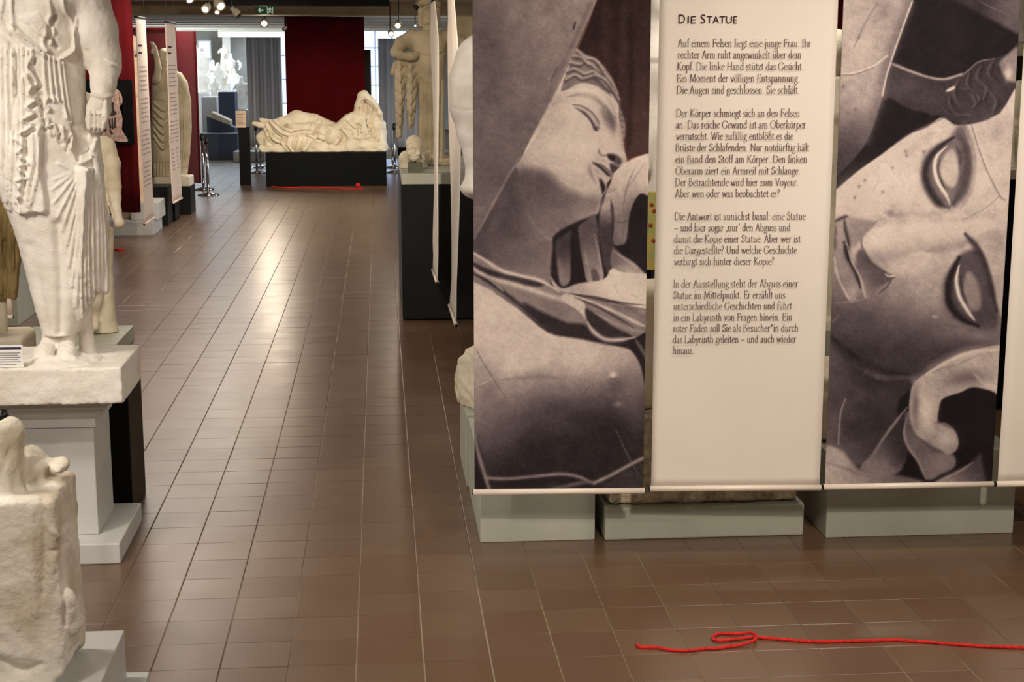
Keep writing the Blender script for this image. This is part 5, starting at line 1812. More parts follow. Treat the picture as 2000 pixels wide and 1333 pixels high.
# label card leaning on the slab
ca, cb = at(-30, 719, 6.55), at(44, 676, 6.55)
cd = thing('label_card', 'white museum label card standing at the feet of the robed statue', 'card', ((ca[0] + cb[0]) / 2, 6.56, SLAB))
box('card', ca[0], cb[0], 6.552, 6.556, SLAB + .005, SLAB + .1, M_paper, cd, .0005)
box('header_stripe', ca[0] + .005, cb[0] - .008, 6.549, 6.552, SLAB + .084, SLAB + .092, M_cardink, cd, 0)
for k in range(5):
    box('text_line', ca[0] + .02, cb[0] - .012 - .01 * (k % 2), 6.5505, 6.552, SLAB + .028 + k * .0095, SLAB + .031 + k * .0095, mat('card_grey_ink', '#8f8f93', '#88888c', 3, .9), cd, 0)
box('text_line', ca[0] + .02, cb[0] - .03, 6.5505, 6.552, SLAB + .016, SLAB + .018, MATS['card_grey_ink'], cd, 0)

# ---- broken torso, bottom left
K2, S2 = frame(4.5)


def f_frag(P):
    K, S = K2, S2
    xr = K(136, 1100)[0]
    a = rbox(P, (xr - .30, 4.52, .365 + .295), (.30, .17, .295), .022)
    b = limb(P, K, S, [(-60, 900, 70, .03), (2, 925, 46, .0), (22, 850, 26, .0), (20, 840, 22, 0)], .03)
    d = smin(a, b, .05)
    d = smin(d, ell(P, K(117, 910, .06), (.028, .07, .022)), .03)
    d = smin(d, ell(P, K(60, 905, .10), (.05, .06, .05)), .05)
    d = smin(d, limb(P, K, S, [(132, 1170, 14, -.12), (146, 1215, 14, -.08), (144, 1245, 12, -.06)], .02), .04)
    d = smax(d, -ell(P, K(88, 908, -.06), (.055, .17, .03)), .02)
    d = smax(d, -ell(P, K(172, 1345, -.05), (.10, .3, .10)), .015)
    d = smax(d, -ell(P, K(-10, 1345, -.22), (.16, .10, .09)), .015)
    d = d + .0045 * wobble(P, 20, 11) + .003 * wobble(P, 48, 12)
    return np.maximum(d, .366 - P[2])


fs = [([(50, 850), (46, 890), (52, 940), (62, 960)], 6, -.012), ([(85, 975), (88, 1060), (84, 1160)], 6, -.010), ([(122, 960), (124, 1080), (128, 1220)], 5, -.012),
      ([(100, 1035), (118, 1050), (134, 1030)], 5, .010), ([(95, 1080), (116, 1074), (130, 1060)], 4, -.010), ([(62, 1000), (64, 1100), (70, 1200)], 8, .008), ([(20, 880), (10, 900), (5, 920)], 6, -.010),
      ([(0, 1290), (40, 1310), (80, 1300)], 6, -.012)]
fr = sculpt('statue_fragment', f_frag, *bounds(K2, -170, 175, 790, 1420, -.28, .30), .0065, M_aged, None, fs, rough=.0016, rscale=60, seed=5, zmin=.366)
setprops(fr, 'broken weathered white plaster torso on the pale pedestal, bottom left', 'statue')
g = at(3, 806, 5.6)
setprops(lathe('guard_post', (g[0], g[1], 0), [(0, 0), (.05, 0), (.05, .01), (.022, .03), (.022, g[2] - .03), (.028, g[2] - .02), (.02, g[2] + .01), (0, g[2] + .016)], M_blackmetal),
         'dark rounded post top peeping over the broken torso at the left edge', 'post')

# ---- reclining draped figure
K3, S3 = frame(27.2)
RT = .585


def f_recl(P):
    K, S = K3, S3
    L = lambda pts, k=.04: limb(P, K, S, pts, k)
    # rock
    d = rbox(P, (K(632, 290)[0], 27.24, RT + .05), (1.10, .36, .07), .05)
    d = smin(d, L([(516, 272, 16, 0), (530, 276, 20, 0), (560, 285, 18, 0)]), .08)
    d = smin(d, rbox(P, (K(712, 270)[0], 27.26, RT + .19), (.37, .33, .22), .12), .08)
    d = smin(d, L([(735, 275, 18, .05), (740, 245, 13, .05), (738, 225, 8, .0)]), .08)
    d = d + .022 * wobble(P, 11, 21) + .01 * wobble(P, 27, 22)
    # far leg, near leg, wrapped in cloth
    d = smin(d, L([(648, 258, 20, .05), (612, 242, 19, .02), (580, 234, 17.5, 0), (550, 242, 12, 0), (522, 247, 8.5, -.02)]), .05)
    d = smin(d, L([(645, 266, 20, -.12), (605, 255, 14, -.20), (568, 254, 13, -.22), (545, 268, 12, -.15)]), .05)
    d = smin(d, L([(545, 252, 17, -.05), (556, 268, 19, -.12), (575, 280, 18, -.18)]), .08)
    d = smin(d, L([(595, 280, 16, -.20), (620, 270, 16, -.18), (640, 268, 16, -.12)]), .06)
    # feet
    d = smin(d, L([(519, 246, 6, -.03), (506, 244, 5.4, -.04), (496, 241.5, 4.4, -.04)], .02), .02)
    d = smin(d, L([(528, 240, 7, .04), (512, 235, 4.5, .04), (508, 233.5, 3.2, .04)], .02), .03)
    # trunk
    d = smin(d, L([(648, 262, 20, -.02), (664, 258, 16.5, -.04), (680, 247, 19, -.04), (694, 237, 18, -.03), (704, 231, 15, -.02)], .06), .04)
    d = smin(d, ell(P, K(680, 230, -.10), (.075, .075, .065)), .035)
    d = smin(d, ell(P, K(694, 238, -.17), (.085, .08, .08)), .035)
    # raised arm bent over the head
    d = smin(d, L([(698, 223, 9, .0), (701, 206, 8, -.06), (707, 188, 8.6, -.11), (711, 185, 8, -.12), (724, 196, 7.0, -.15), (735, 209, 5.6, -.15), (741, 221, 5.4, -.12), (744, 232, 4.5, -.04)], .03), .008)
    # head with veil
    d = smin(d, ell(P, K(717, 213, -.0), (.105, .11, .125)), .03)
    d = smin(d, ell(P, K(710, 213, -.07), (.06, .06, .085)), .02)
    d = smin(d, L([(724, 208, 8, -.02), (730, 228, 10, -.03), (728, 255, 10, -.05), (722, 272, 8, -.08)]), .04)
    # supporting arm
    d = smin(d, L([(706, 240, 8, -.16), (712, 258, 7.5, -.24), (716, 266, 7, -.25), (706, 270, 5, -.26), (695, 268, 4.5, -.26)], .02), .02)
    return np.maximum(d, RT + .001 - P[2])


rs = []
fold = lambda pts, w=1.5, h=.034: rs.append((pts, w, h))
for pts in ([(527, 238), (540, 252), (552, 262), (568, 264)], [(520, 246), (527, 262), (540, 276), (560, 284)], [(517, 252), (523, 268), (535, 284), (545, 284)],
            [(535, 236), (550, 250), (566, 256)], [(545, 230), (560, 242), (572, 247)], [(555, 268), (550, 280), (560, 292)], [(565, 268), (562, 282), (570, 295)], [(575, 266), (572, 282), (572, 296)],
            [(584, 270), (580, 284), (578, 296)], [(592, 272), (588, 284), (585, 296)], [(602, 272), (594, 284), (590, 294)], [(608, 276), (600, 288), (594, 295)],
            [(620, 236), (608, 248), (600, 262)], [(628, 238), (616, 250), (612, 264)], [(636, 240), (624, 254), (622, 268)], [(644, 246), (634, 258), (632, 276)], [(650, 252), (644, 264), (640, 278)],
            [(655, 258), (660, 272), (652, 284)], [(660, 255), (670, 270), (664, 284)], [(668, 252), (680, 266), (682, 272)], [(676, 250), (688, 256), (690, 264)], [(690, 244), (700, 252), (700, 264)],
            [(698, 240), (708, 246), (706, 258)], [(676, 236), (690, 246), (704, 250)], [(600, 262), (616, 258), (630, 262)], [(600, 266), (610, 268), (614, 272)],
            [(726, 215), (722, 235), (716, 262)], [(732, 220), (731, 240), (726, 262)], [(738, 230), (738, 250), (732, 268)], [(743, 238), (744, 256), (740, 275)]):
    fold(pts)
for pts in ([(524, 242), (534, 258), (548, 268)], [(519, 250), (530, 272), (548, 283)], [(541, 233), (556, 247), (570, 252)], [(560, 268), (556, 282), (564, 294)], [(580, 268), (576, 284), (575, 296)],
            [(598, 274), (590, 286), (586, 296)], [(632, 240), (620, 254), (617, 266)], [(648, 250), (640, 262), (636, 277)], [(664, 254), (674, 268), (668, 280)], [(612, 258), (590, 256), (566, 262)],
            [(618, 272), (640, 280), (656, 286)], [(703, 211), (700, 220), (703, 226)], [(729, 218), (727, 240), (721, 262)], [(713, 200), (712, 212), (708, 224)], [(719, 203), (719, 216), (714, 230)]):
    rs.append((pts, 1.4, -.042))
rs += [([(704, 206), (708, 199), (716, 197), (726, 205), (735, 219)], 1.1, -.034), ([(722, 206), (724, 225), (718, 255)], 1.4, .03), ([(715, 203), (715, 218), (711, 240)], 1.3, .02), ([(720, 203), (726, 212), (727, 226)], 1.6, .02)]
rc = sculpt('statue', f_recl, *bounds(K3, 486, 762, 168, 302, -.50, .45), .0105, M_plaster2, None, rs, rough=.003, rscale=22, zmin=RT)
setprops(rc, 'reclining draped woman statue with arm over her head on the green base', 'statue')

# ---- crowned robed statue on the dark pedestal
K4, S4 = frame(14.0)
DT = 1.25


def f_crown(P):
    K, S = K4, S4
    L = lambda pts, k=.03: limb(P, K, S, pts, k)
    d = loft(P, rows_of(K, S, [(345, 812, 874, .13, 0), (320, 814, 872, .125, 0), (280, 816, 869, .12, 0), (220, 817, 868, .12, 0), (170, 815, 868, .12, 0), (140, 808, 870, .125, 0), (105, 803, 872, .135, 0),
                              (85, 797, 875, .14, 0), (70, 800, 873, .12, 0), (60, 815, 860, .08, 0)]))
    d = smin(d, L([(838, 66, 13, 0), (838, 50, 11, 0)]), .03)
    d = smin(d, ell(P, K(838, 36, -.01), (.068, .085, .105)), .02)
    d = smin(d, L([(820, 8, 5, -.02), (826, 4, 6, -.05), (838, 2, 7, -.06), (850, 4, 6, -.05), (857, 8, 5, -.02), (838, 4, 16, .04)], .01), .015)
    d = smin(d, ell(P, K(838, 40, -.095), (.012, .022, .03)), .012)
    d = smin(d, L([(822, 20, 6, .02), (822, 48, 5, .03)]), .02)
    d = smin(d, L([(854, 20, 6, .02), (855, 48, 5, .03)]), .02)
    # bent arm with fist at the waist
    d = smin(d, L([(805, 70, 13, 0), (784, 86, 14, -.01), (774, 102, 11, -.03), (784, 108, 8.5, -.10), (799, 112, 8, -.15)], .02), .025)
    d = smin(d, L([(800, 111, 8.5, -.15), (808, 110, 8.5, -.17), (812, 106, 5, -.17)], .01), .012)
    # other arm
    d = smin(d, L([(872, 70, 13, 0), (896, 82, 13, 0), (912, 100, 11, -.02)], .02), .03)
    # hanging cloth strips
    d = smin(d, loft(P, rows_of(K, S, [(270, 774, 785, .035, -.02), (225, 772, 789, .05, -.02), (170, 771, 792, .055, -.02), (118, 771, 793, .055, -.02)])), .015)
    d = smin(d, loft(P, rows_of(K, S, [(252, 796, 807, .03, -.07), (220, 794, 812, .045, -.07), (170, 793, 815, .05, -.07), (118, 792, 815, .05, -.05)])), .015)
    d = smin(d, L([(772, 125, 5, .05), (768, 142, 6, .06)]), .02)
    d = smin(d, rbox(P, (K(842, 335)[0], 14.0, DT + .03), (.21, .2, .035), .015), .02)
    return np.maximum(d, DT + .001 - P[2])


cs = [([(x, 158), (x - 1, 240), (x - 2, 330)], 2.0, .010) for x in (822, 829, 836, 843, 850, 857, 864)]
cs += [([(x, 160), (x - 1, 240), (x - 2, 330)], 1.4, -.007) for x in (825.5, 832.5, 839.5, 846.5, 853.5, 860.5)]
for k in range(6):
    y = 130 + k * 22
    cs += [([(773, y + 4), (781, y + 12), (790, y)], 1.6, -.014), ([(795, y + 2), (803, y + 12), (813, y - 2)], 1.6, -.014)]
cs += [([(782, 125), (783, 200), (781, 265)], 1.6, .014), ([(803, 125), (804, 190), (801, 248)], 1.6, .014), ([(808, 104), (838, 110), (868, 103)], 1.8, -.014),
       ([(815, 140), (826, 152), (838, 140), (836, 152)], 1.8, .014), ([(828, 28), (834, 29)], 1.3, -.012), ([(842, 29), (848, 28)], 1.3, -.012), ([(832, 49), (838, 50), (844, 49)], 1.0, -.010),
       ([(826, 24), (832, 22), (836, 26)], 1.2, .008), ([(840, 26), (845, 22), (850, 24)], 1.2, .008)]
cs += [([(822 + k * 3.2, 2), (822 + k * 3.1, 13)], 1.0, -.010) for k in range(11)]
cr_ = sculpt('statue', f_crown, *bounds(K4, 755, 930, -25, 350, -.32, .30), .0095, M_tan, None, [(a_, b_, c_ * 1.5) for a_, b_, c_ in cs], rough=.002, rscale=35, zmin=DT)
setprops(cr_, 'tall tan robed statue with crown and fist at its waist on the dark pedestal', 'statue')
# wing-like slab behind its shoulder
sculpt_w = sculpt('relief_slab', lambda P: rbox(P, (*at(905, 72, 14.6)[:2], at(905, 72, 14.6)[2] + .02), (.16, .04, .17), .02) + .01 * wobble(P, 9, 3), at(865, 130, 14.4) - .05, at(960, 15, 14.8) + .05, .012, M_tan, cr_, rough=.002)

# ---- small helmeted head on a block
K5, S5 = frame(13.06)
hb = thing('head_sculpture', 'small smiling stone head on a grey block at the corner of the dark pedestal', 'sculpture', (*K5(811, 340)[:2], DT))
ba, bb = K5(797, 340, -.03), K5(825, 318, -.03)
box('block', ba[0], bb[0], 13.0, 13.12, DT, bb[2], mat('olive_block', '#5b5e4d', '#525546', 4, .7), hb, .003)
tube('pin', [(*K5(811, 318)[:2], bb[2]), (*K5(811, 300)[:2], bb[2] + .05)], .008, M_blackmetal, hb)


def f_head(P):
    K, S = K5, S5
    d = ell(P, K(809, 294, 0), (.066, .08, .085))
    d = smin(d, ell(P, K(809, 281, .01), (.073, .085, .075)), .012)
    d = smin(d, ell(P, K(809, 306, -.022), (.043, .05, .042)), .02)
    d = smin(d, ell(P, K(809, 296, -.076), (.008, .014, .02)), .006)
    for s in (-1, 1):
        d = smin(d, ell(P, K(809 + s * 7, 291, -.068), (.014, .012, .008)), .008)
        d = smin(d, ell(P, K(809 + s * 8, 300, -.06), (.02, .02, .018)), .015)
    d = smin(d, limb(P, K, S, [(803, 304.5, 1.1, -.064), (809, 306, 1.4, -.072), (815, 304.5, 1.1, -.064)], .004), .005)
    d = smin(d, limb(P, K, S, [(798, 290, 2.4, -.055), (803, 286.5, 2.2, -.072), (808, 288, 2, -.08)], .005), .006)
    d = smin(d, limb(P, K, S, [(820, 290, 2.4, -.055), (815, 286.5, 2.2, -.072), (810, 288, 2, -.08)], .005), .006)
    d = smin(d, limb(P, K, S, [(822, 285, 4, .0), (824, 305, 4, .01), (828, 310, 4, .03)], .01), .015)
    return d


sculpt('head', f_head, *bounds(K5, 785, 835, 258, 320, -.13, .12), .0045, M_plaster2, hb,
       [([(794, 284), (800, 279), (809, 277), (818, 279), (824, 284)], 1.3, .006), ([(802, 305.5), (809, 307.2), (816, 305.5)], .8, -.006), ([(796, 291), (802, 294), (806, 293)], .9, -.006), ([(812, 293), (816, 294), (822, 291)], .9, -.006), ([(799, 291.5), (803, 292.5), (806, 291.5)], .7, -.004), ([(812, 291.5), (815, 292.5), (819, 291.5)], .7, -.004)], rough=.0008, rscale=70)


def f_lump(P):
    K, S = frame(13.5)
    d = limb(P, K, S, [(792, 322, 9, 0), (789, 308, 8, 0), (795, 300, 6, 0)], .04)
    d = smin(d, limb(P, K, S, [(826, 325, 8, .05), (832, 305, 6, .05), (838, 298, 4, .05)], .03), .03)
    d = smin(d, limb(P, K, S, [(790, 330, 9, 0), (830, 330, 9, .05)], .03), .03)
    return np.maximum(d + .006 * wobble(P, 25, 4), DT + .001 - P[2])


setprops(sculpt('statue_fragment', f_lump, *bounds(frame(13.5)[0], 775, 852, 285, 345, -.1, .18), .008, M_plaster2, rough=.002, zmin=DT), 'pale rounded plaster fragment behind the small stone head', 'fragment')

# ---- white leg beside the first banner
K6, S6 = frame(9.6)
LB = at(915, 380, 9.6)[2]


def f_leg(P):
    K, S = K6, S6
    L = lambda pts, k=.04: limb(P, K, S, pts, k)
    d = L([(1000, 95, 48, .05), (945, 122, 52, 0), (926, 160, 45, 0), (922, 205, 41, 0), (928, 260, 32, 0), (934, 305, 25, 0), (934, 332, 23, 0)], .06)
    d = smin(d, L([(934, 335, 22, 0), (934, 352, 24, 0), (960, 360, 20, -.08)]), .03)
    d = smin(d, ell(P, K(945, 368, 0), (.15, .17, .075)) + .006 * wobble(P, 30, 8), .03)
    d = smin(d, L([(1000, 95, 48, .05), (1050, 60, 50, .05), (1060, -60, 52, .05), (1055, -110, 40, .05)], .06), .05)
    return d


lg = sculpt('statue', f_leg, *bounds(K6, 870, 1120, -170, 405, -.26, .26), .010, M_plaster, None, [([(885, 150), (905, 158), (925, 150)], 6, -.004), ([(883, 210), (905, 216), (930, 214)], 3, -.003), ([(918, 260), (924, 300), (922, 330)], 7, -.006)], rough=.001, rscale=30)
setprops(lg, 'smooth white plaster leg and knee half hidden behind the profile banner', 'statue')
box_t('pedestal', 'grey pedestal of the white leg behind the profile banner', at(940, 500, 9.4)[0], at(1180, 500, 9.4)[0], 9.4, 10.1, 0, LB - .055, M_grey)

# ---- standing nude male statue behind the robed woman
K7, S7 = frame(11.75)


def f_male(P):
    K, S = K7, S7
    L = lambda pts, k=.04: limb(P, K, S, pts, k)
    d = loft(P, rows_of(K, S, [(490, 158, 190, .05, 0), (465, 138, 206, .09, 0), (420, 128, 214, .11, 0), (375, 134, 208, .10, 0), (330, 126, 212, .115, 0), (290, 122, 214, .115, 0), (268, 135, 205, .09, 0)]))
    d = smin(d, L([(172, 275, 20, 0), (168, 250, 16, 0)]), .05)
    d = smin(d, ell(P, K(163, 220, 0), (.085, .105, .13)), .02) + 0
    hair = ell(P, K(164, 212, .02), (.10, .115, .12)) + .008 * wobble(P, 60, 31)
    d = smin(d, hair, .01)
    d = smin(d, L([(206, 288, 20, 0), (217, 320, 17, 0), (222, 365, 14, 0), (223, 385, 12.5, -.01), (227, 412, 9.5, -.04), (229, 424, 9, -.05)], .02), .03)
    d = smin(d, L([(229, 426, 8, -.05), (233, 436, 9, -.06), (231, 441, 7, -.05)], .02), .015)
    d = smin(d, L([(128, 288, 20, 0), (112, 330, 16, 0), (108, 385, 12, -.05)]), .03)
    for x0, x1, x2, x3 in ((186, 186, 186, 184), (150, 148, 146, 144)):
        d = smin(d, L([(x0, 440, 24, 0), (x1, 520, 19, -.01), (x2, 590, 15, .02), (x3, 628, 10, .03), (x3, 638, 9, -.06)]), .04)
    d = smin(d, loft(P, rows_of(K, S, [(650, 178, 232, .10, .10), (625, 184, 227, .08, .10), (540, 186, 221, .07, .10), (445, 186, 221, .07, .08)])) + .004 * wobble(P, 20, 2), .03)
    return np.maximum(d, .121 - P[2])


ml = thing('statue', 'cream plaster standing nude man with hanging fist behind the robed woman', 'statue', (*K7(175, 650)[:2], 0))
sculpt('figure', f_male, *bounds(K7, 90, 250, 165, 700, -.3, .34), .0105, M_plaster2, ml, [([(205, 372), (213, 400), (220, 425)], 2.5, -.02), ([(212, 300), (205, 330), (206, 370)], 4, -.010), ([(212, 560), (200, 600), (196, 622)], 3, -.01)], rough=.001)
box('plinth', -2.75, -1.97, 11.35, 12.15, 0, .12, M_grey, ml, .006)

# ---- brown draped fragment at the left edge
K8, S8 = frame(9.3)


def f_brown(P):
    K, S = K8, S8
    d = loft(P, rows_of(K, S, [(586, -70, 14, .10, 0), (560, -75, 22, .12, 0), (500, -80, 30, .13, 0), (430, -85, 36, .14, 0), (300, -85, 40, .15, 0), (160, -90, 30, .15, 0), (90, -70, 10, .12, 0)]))
    d = smin(d, loft(P, rows_of(K, S, [(584, 10, 34, .05, -.08), (560, 8, 38, .06, -.08), (480, 12, 40, .06, -.06), (400, 12, 38, .06, -.05), (330, 10, 34, .05, -.05)])), .02)
    d = d + .012 * np.sin((P[0] + .3 * P[1]) * 95) * .5
    return d


BZ = at(20, 650, 9.3)[2]
br_ = thing('statue', 'brown grained draped statue fragment at the left edge behind the robed woman', 'statue', (*K8(-20, 650)[:2], 0))
sculpt('figure', f_brown, *bounds(K8, -130, 60, 70, 600, -.28, .28), .0105, M_wood, br_, [([(8, 470), (10, 530), (6, 580)], 2.5, -.02), ([(25, 430), (22, 500), (26, 560)], 2.5, -.016), ([(32, 470), (30, 540)], 2, -.012), ([(16, 440), (14, 520)], 2, .012)], rough=.003)
bz2 = at(8, 586, 9.3)[2]
tube('support', [(at(4, 640, 9.3)[0], 9.3, BZ - .03), (at(4, 600, 9.3)[0], 9.3, bz2 + .05)], .032, M_plaster2, br_, n=14)
sculpt('base_block', lambda P: rbox(P, (at(-20, 660, 9.3)[0], 9.3, BZ - .08), (.235, .2, .085), .035), (at(-120, 660, 9.3)[0], 9.0, BZ - .2), (at(80, 660, 9.3)[0], 9.6, BZ + .05), .012, M_plaster2, br_)
box('pillar', at(-85, 660, 9.3)[0], at(40, 660, 9.3)[0], 9.15, 9.48, 0, BZ - .165, M_grey, br_)

# ---- robed statue with raised arm, left mid distance
K9, S9 = frame(22.38)


def f_raise(P):
    K, S = K9, S9
    L = lambda pts, k=.05: limb(P, K, S, pts, k)
    d = loft(P, rows_of(K, S, [(350, 300, 352, .17, 0), (300, 297, 354, .18, 0), (250, 296, 356, .19, 0), (200, 297, 357, .18, 0), (165, 298, 358, .17, 0), (145, 304, 354, .14, 0), (136, 316, 342, .09, 0)]))
    d = smin(d, L([(323, 142, 9, 0), (322, 128, 8, 0)]), .04)
    d = smin(d, ell(P, K(321, 116, -.02), (.070, .095, .135)), .03)
    d = smin(d, ell(P, K(321, 106, .02), (.082, .105, .085)), .02)
    d = smin(d, L([(311, 150, 9, -.05), (305, 156, 8, -.18), (306, 153, 7.5, -.22), (309, 132, 6.4, -.25), (306, 112, 4.8, -.24), (303, 102, 5.6, -.24), (301, 93, 5.0, -.24), (298, 86, 3.2, -.24), (294, 83, 2.4, -.24)], .02), .008)
    d = smin(d, L([(303, 97, 3.2, -.26), (297, 97, 2.4, -.28), (296, 103, 2.2, -.28)], .01), .008)
    d = smin(d, loft(P, rows_of(K, S, [(340, 349, 366, .08, -.02), (300, 349, 371, .09, -.02), (250, 348, 374, .10, -.02), (200, 346, 373, .11, -.02), (160, 344, 366, .11, 0), (142, 340, 354, .09, 0)])), .03)
    return np.maximum(d, .533 - P[2])


r9 = []
for k in range(6):
    r9.append(([(301, 200 + k * 13), (320, 216 + k * 15), (340, 206 + k * 9)], 1.6, .022))
    r9.append(([(301, 206 + k * 13), (320, 222 + k * 15), (338, 212 + k * 9)], 1.3, -.018))
for k in range(8):
    r9.append(([(304 + k * 6, 318), (303 + k * 6, 345)], 1.2, -.02))
for k in range(5):
    r9.append(([(349 + k * 5, 165 + k * 6), (351 + k * 5, 240), (350 + k * 4, 330)], 1.3, -.025))
r9 += [([(316, 113), (320, 114)], 1, -.02), ([(323, 114), (327, 113)], 1, -.02), ([(321, 112), (321, 119)], .9, .02), ([(318, 124), (324, 124)], .8, -.016), ([(313, 106), (321, 102), (329, 106)], 1.2, .02), ([(300, 190), (330, 196), (350, 180)], 1.4, .02)]
ra = thing('statue', 'pale robed statue raising one hand, standing between the oblique banners and red boards', 'statue', (*K9(332, 350)[:2], .395))
sculpt('figure', f_raise, *bounds(K9, 285, 382, 74, 360, -.42, .3), .0125, mat('buff_plaster', '#d6ccb2', '#bcb095', 6, .8, .3, 60), ra, [(a_, b_, c_ * 1.5) for a_, b_, c_ in r9], rough=.002, zmin=.532)  # plaster a step darker than the cream one
box('plinth', at(299, 350, 22.15)[0], at(371, 350, 22.15)[0], 22.13, 22.62, .395, .532, M_plaster2, ra, .012)

# ---- peach lit statue behind the nearer oblique banner
K10, S10 = frame(19.9)


def f_peach(P):
    K, S = K10, S10
    d = loft(P, rows_of(K, S, [(432, 236, 300, .17, 0), (380, 238, 294, .17, 0), (300, 238, 288, .16, 0), (220, 240, 284, .16, 0), (170, 240, 280, .16, 0), (130, 240, 276, .15, 0), (112, 250, 268, .09, 0)]))
    d = smin(d, ell(P, K(258, 88, 0), (.09, .11, .13)), .05)
    d = smin(d, limb(P, K, S, [(272, 130, 7, 0), (277, 180, 6, 0), (276, 220, 5, -.05)], .03), .03)
    return np.maximum(d, .181 - P[2])


p10 = [([(262 + 4 * k, 190), (265 + 4 * k, 300), (268 + 4 * k, 420)], 1.6, -.02) for k in range(6)]
pk = thing('statue', 'peach lit robed statue mostly hidden behind the nearer oblique banner', 'statue', (*K10(265, 430)[:2], .18))
sculpt('figure', f_peach, *bounds(K10, 225, 312, 65, 460, -.3, .3), .014, M_peach, pk, p10)
box('plinth', at(255, 400, 19.62)[0], at(309, 400, 19.62)[0], 19.6, 20.25, .18, at(300, 395, 19.62)[2], M_lgrey, pk, .01)

# ---- white rock on the rear grey pedestal
K11, S11 = frame(8.05)
RKZ = .386


def f_rock(P):
    K, S = K11, S11
    d = ell(P, K(928, 735, 0), (.10, .15, .14))
    d = smin(d, ell(P, K(945, 770, -.05), (.13, .2, .14)), .05)
    d = smin(d, ell(P, K(960, 700, .0), (.14, .15, .10)), .05)
    d = d + .016 * wobble(P, 18, 41) + .008 * wobble(P, 45, 42)
    return np.maximum(d, RKZ - P[2])


setprops(sculpt('statue_fragment', f_rock, *bounds(K11, 880, 1040, 660, 860, -.3, .25), .008, M_plaster2, rough=.003, rscale=40, seed=9, zmin=RKZ), 'white rocky plaster fragment on the rear grey pedestal beside the aisle', 'fragment')

# ---- stone slab and plaster block behind the text banner
def f_stone(P):
    return rbox(P, (1.485, 7.12, .155 + .215), (.452, .335, .215), .03) + .006 * wobble(P, 22, 51) + .004 * wobble(P, 55, 52)


setprops(sculpt('stone_slab', f_stone, (1.0, 6.74, .12), (1.97, 7.5, .62), .012, M_stone, rough=.002, rscale=60), 'rough mottled stone slab on the low grey plinth behind the text banner', 'stone')


def f_block(P):
    d = rbox(P, (1.32, 7.15, .585 + .28), (.26, .26, .28), .03) + .008 * wobble(P, 16, 61) + .004 * wobble(P, 50, 62)
    return np.maximum(d, .586 - P[2])


setprops(sculpt('statue_fragment', f_block, (1.02, 6.85, .57), (1.62, 7.45, 1.18), .012, M_plaster2, rough=.002), 'cream plaster block on the mottled stone slab seen between two banners', 'fragment')

# ---- things glimpsed in the gaps between the banners
K12, S12 = frame(9.9)


def f_seated(P):
    K, S = K12, S12
    d = limb(P, K, S, [(1300, 420, 70, 0), (1290, 260, 66, 0), (1280, 140, 58, 0), (1290, 60, 30, 0)], .08)
    d = smin(d, ell(P, K(1296, 10, 0), (.10, .12, .14)), .04)
    d = smin(d, limb(P, K, S, [(1265, 150, 30, -.05), (1240, 260, 24, -.12), (1250, 330, 22, -.2)], .04), .05)
    return d


s12 = thing('statue', 'white draped statue glimpsed between the profile banner and the text banner', 'statue', (*K12(1290, 450)[:2], 0))
sculpt('figure', f_seated, *bounds(K12, 1190, 1390, -50, 500, -.35, .3), .014, M_plaster, s12, [([(1262 + 8 * k, 120), (1258 + 9 * k, 240), (1262 + 8 * k, 380)], 4, -.018) for k in range(8)])
box('pedestal_body', K12(1215, 500)[0], K12(1400, 500)[0], 9.6, 10.3, 0, K12(1290, 440)[2], M_black, s12)
gpz0, gpz1 = at(1270, 528, 8.9)[2], at(1270, 375, 8.9)[2]
gb_ = thing('poster_stand', 'green printed board on a dark stand glimpsed right of the profile banner', 'board', (at(1290, 530, 8.9)[0], 8.92, 0))
box('board', at(1262, 500, 8.9)[0], at(1330, 500, 8.9)[0], 8.9, 8.92, gpz0, gpz1, mat('green_print', '#8f9a63', '#b6a04a', 14, .7), gb_)
for q, (x, y) in enumerate(((1272, 400), (1277, 412), (1270, 440), (1276, 470))):
    c = at(x, y, 8.9)
    lathe('printed_spot', c - np.array([0, .001, 0]), [(0, -.012), (.012, -.006), (.012, .006), (0, .012)], mat('print_red', '#a8332b', '#8f2720', 9, .7), gb_, n=8)
box('stand', at(1275, 500, 8.93)[0], at(1320, 500, 8.93)[0], 8.93, 8.97, 0, gpz0 + .1, M_blackmetal, gb_)

c1 = at(1560, 85, 12.5)
curtain('curtain', 'red curtain strip glimpsed between the text banner and the close-up banner', 'curtain', c1[0], at(1700, 85, 12.5)[0], 12.5, c1[2], CZ - .02, M_red, 5, .02)
K13, S13 = frame(9.6)


def f_gap(P):
    K, S = K13, S13
    d = loft(P, rows_of(K, S, [(640, 1580, 1660, .2, 0), (520, 1575, 1668, .2, 0), (400, 1590, 1665, .18, 0), (300, 1580, 1670, .19, 0), (220, 1585, 1672, .18, 0), (150, 1600, 1662, .12, 0)]))
    return smin(d, ell(P, K(1632, 100, 0), (.10, .12, .14)), .05)


s13 = thing('statue', 'cream robed statue glimpsed between the text banner and the close-up banner', 'statue', (*K13(1620, 640)[:2], 0))
sculpt('figure', f_gap, *bounds(K13, 1560, 1700, 40, 650, -.3, .3), .014, M_plaster2, s13, [([(1604 + 8 * k, 240), (1603 + 8 * k, 380), (1600 + 8 * k, 620)], 4, -.02) for k in range(7)])
box('pedestal_body', K13(1560, 640)[0], K13(1690, 640)[0], 9.3, 9.95, 0, K13(1620, 638)[2] + .03, M_grey, s13)


def f_gap2(P):
    d = rbox(P, (2.17, 7.15, p3t + .16), (.14, .25, .16), .04) + .012 * wobble(P, 20, 71)
    return np.maximum(d, p3t + .001 - P[2])


setprops(sculpt('statue_fragment', f_gap2, (1.98, 6.83, p3t - .02), (2.36, 7.46, p3t + .4), .011, M_plaster2, rough=.002, zmin=p3t + .0005), 'cream plaster fragment on the left end of the wide grey pedestal', 'fragment')


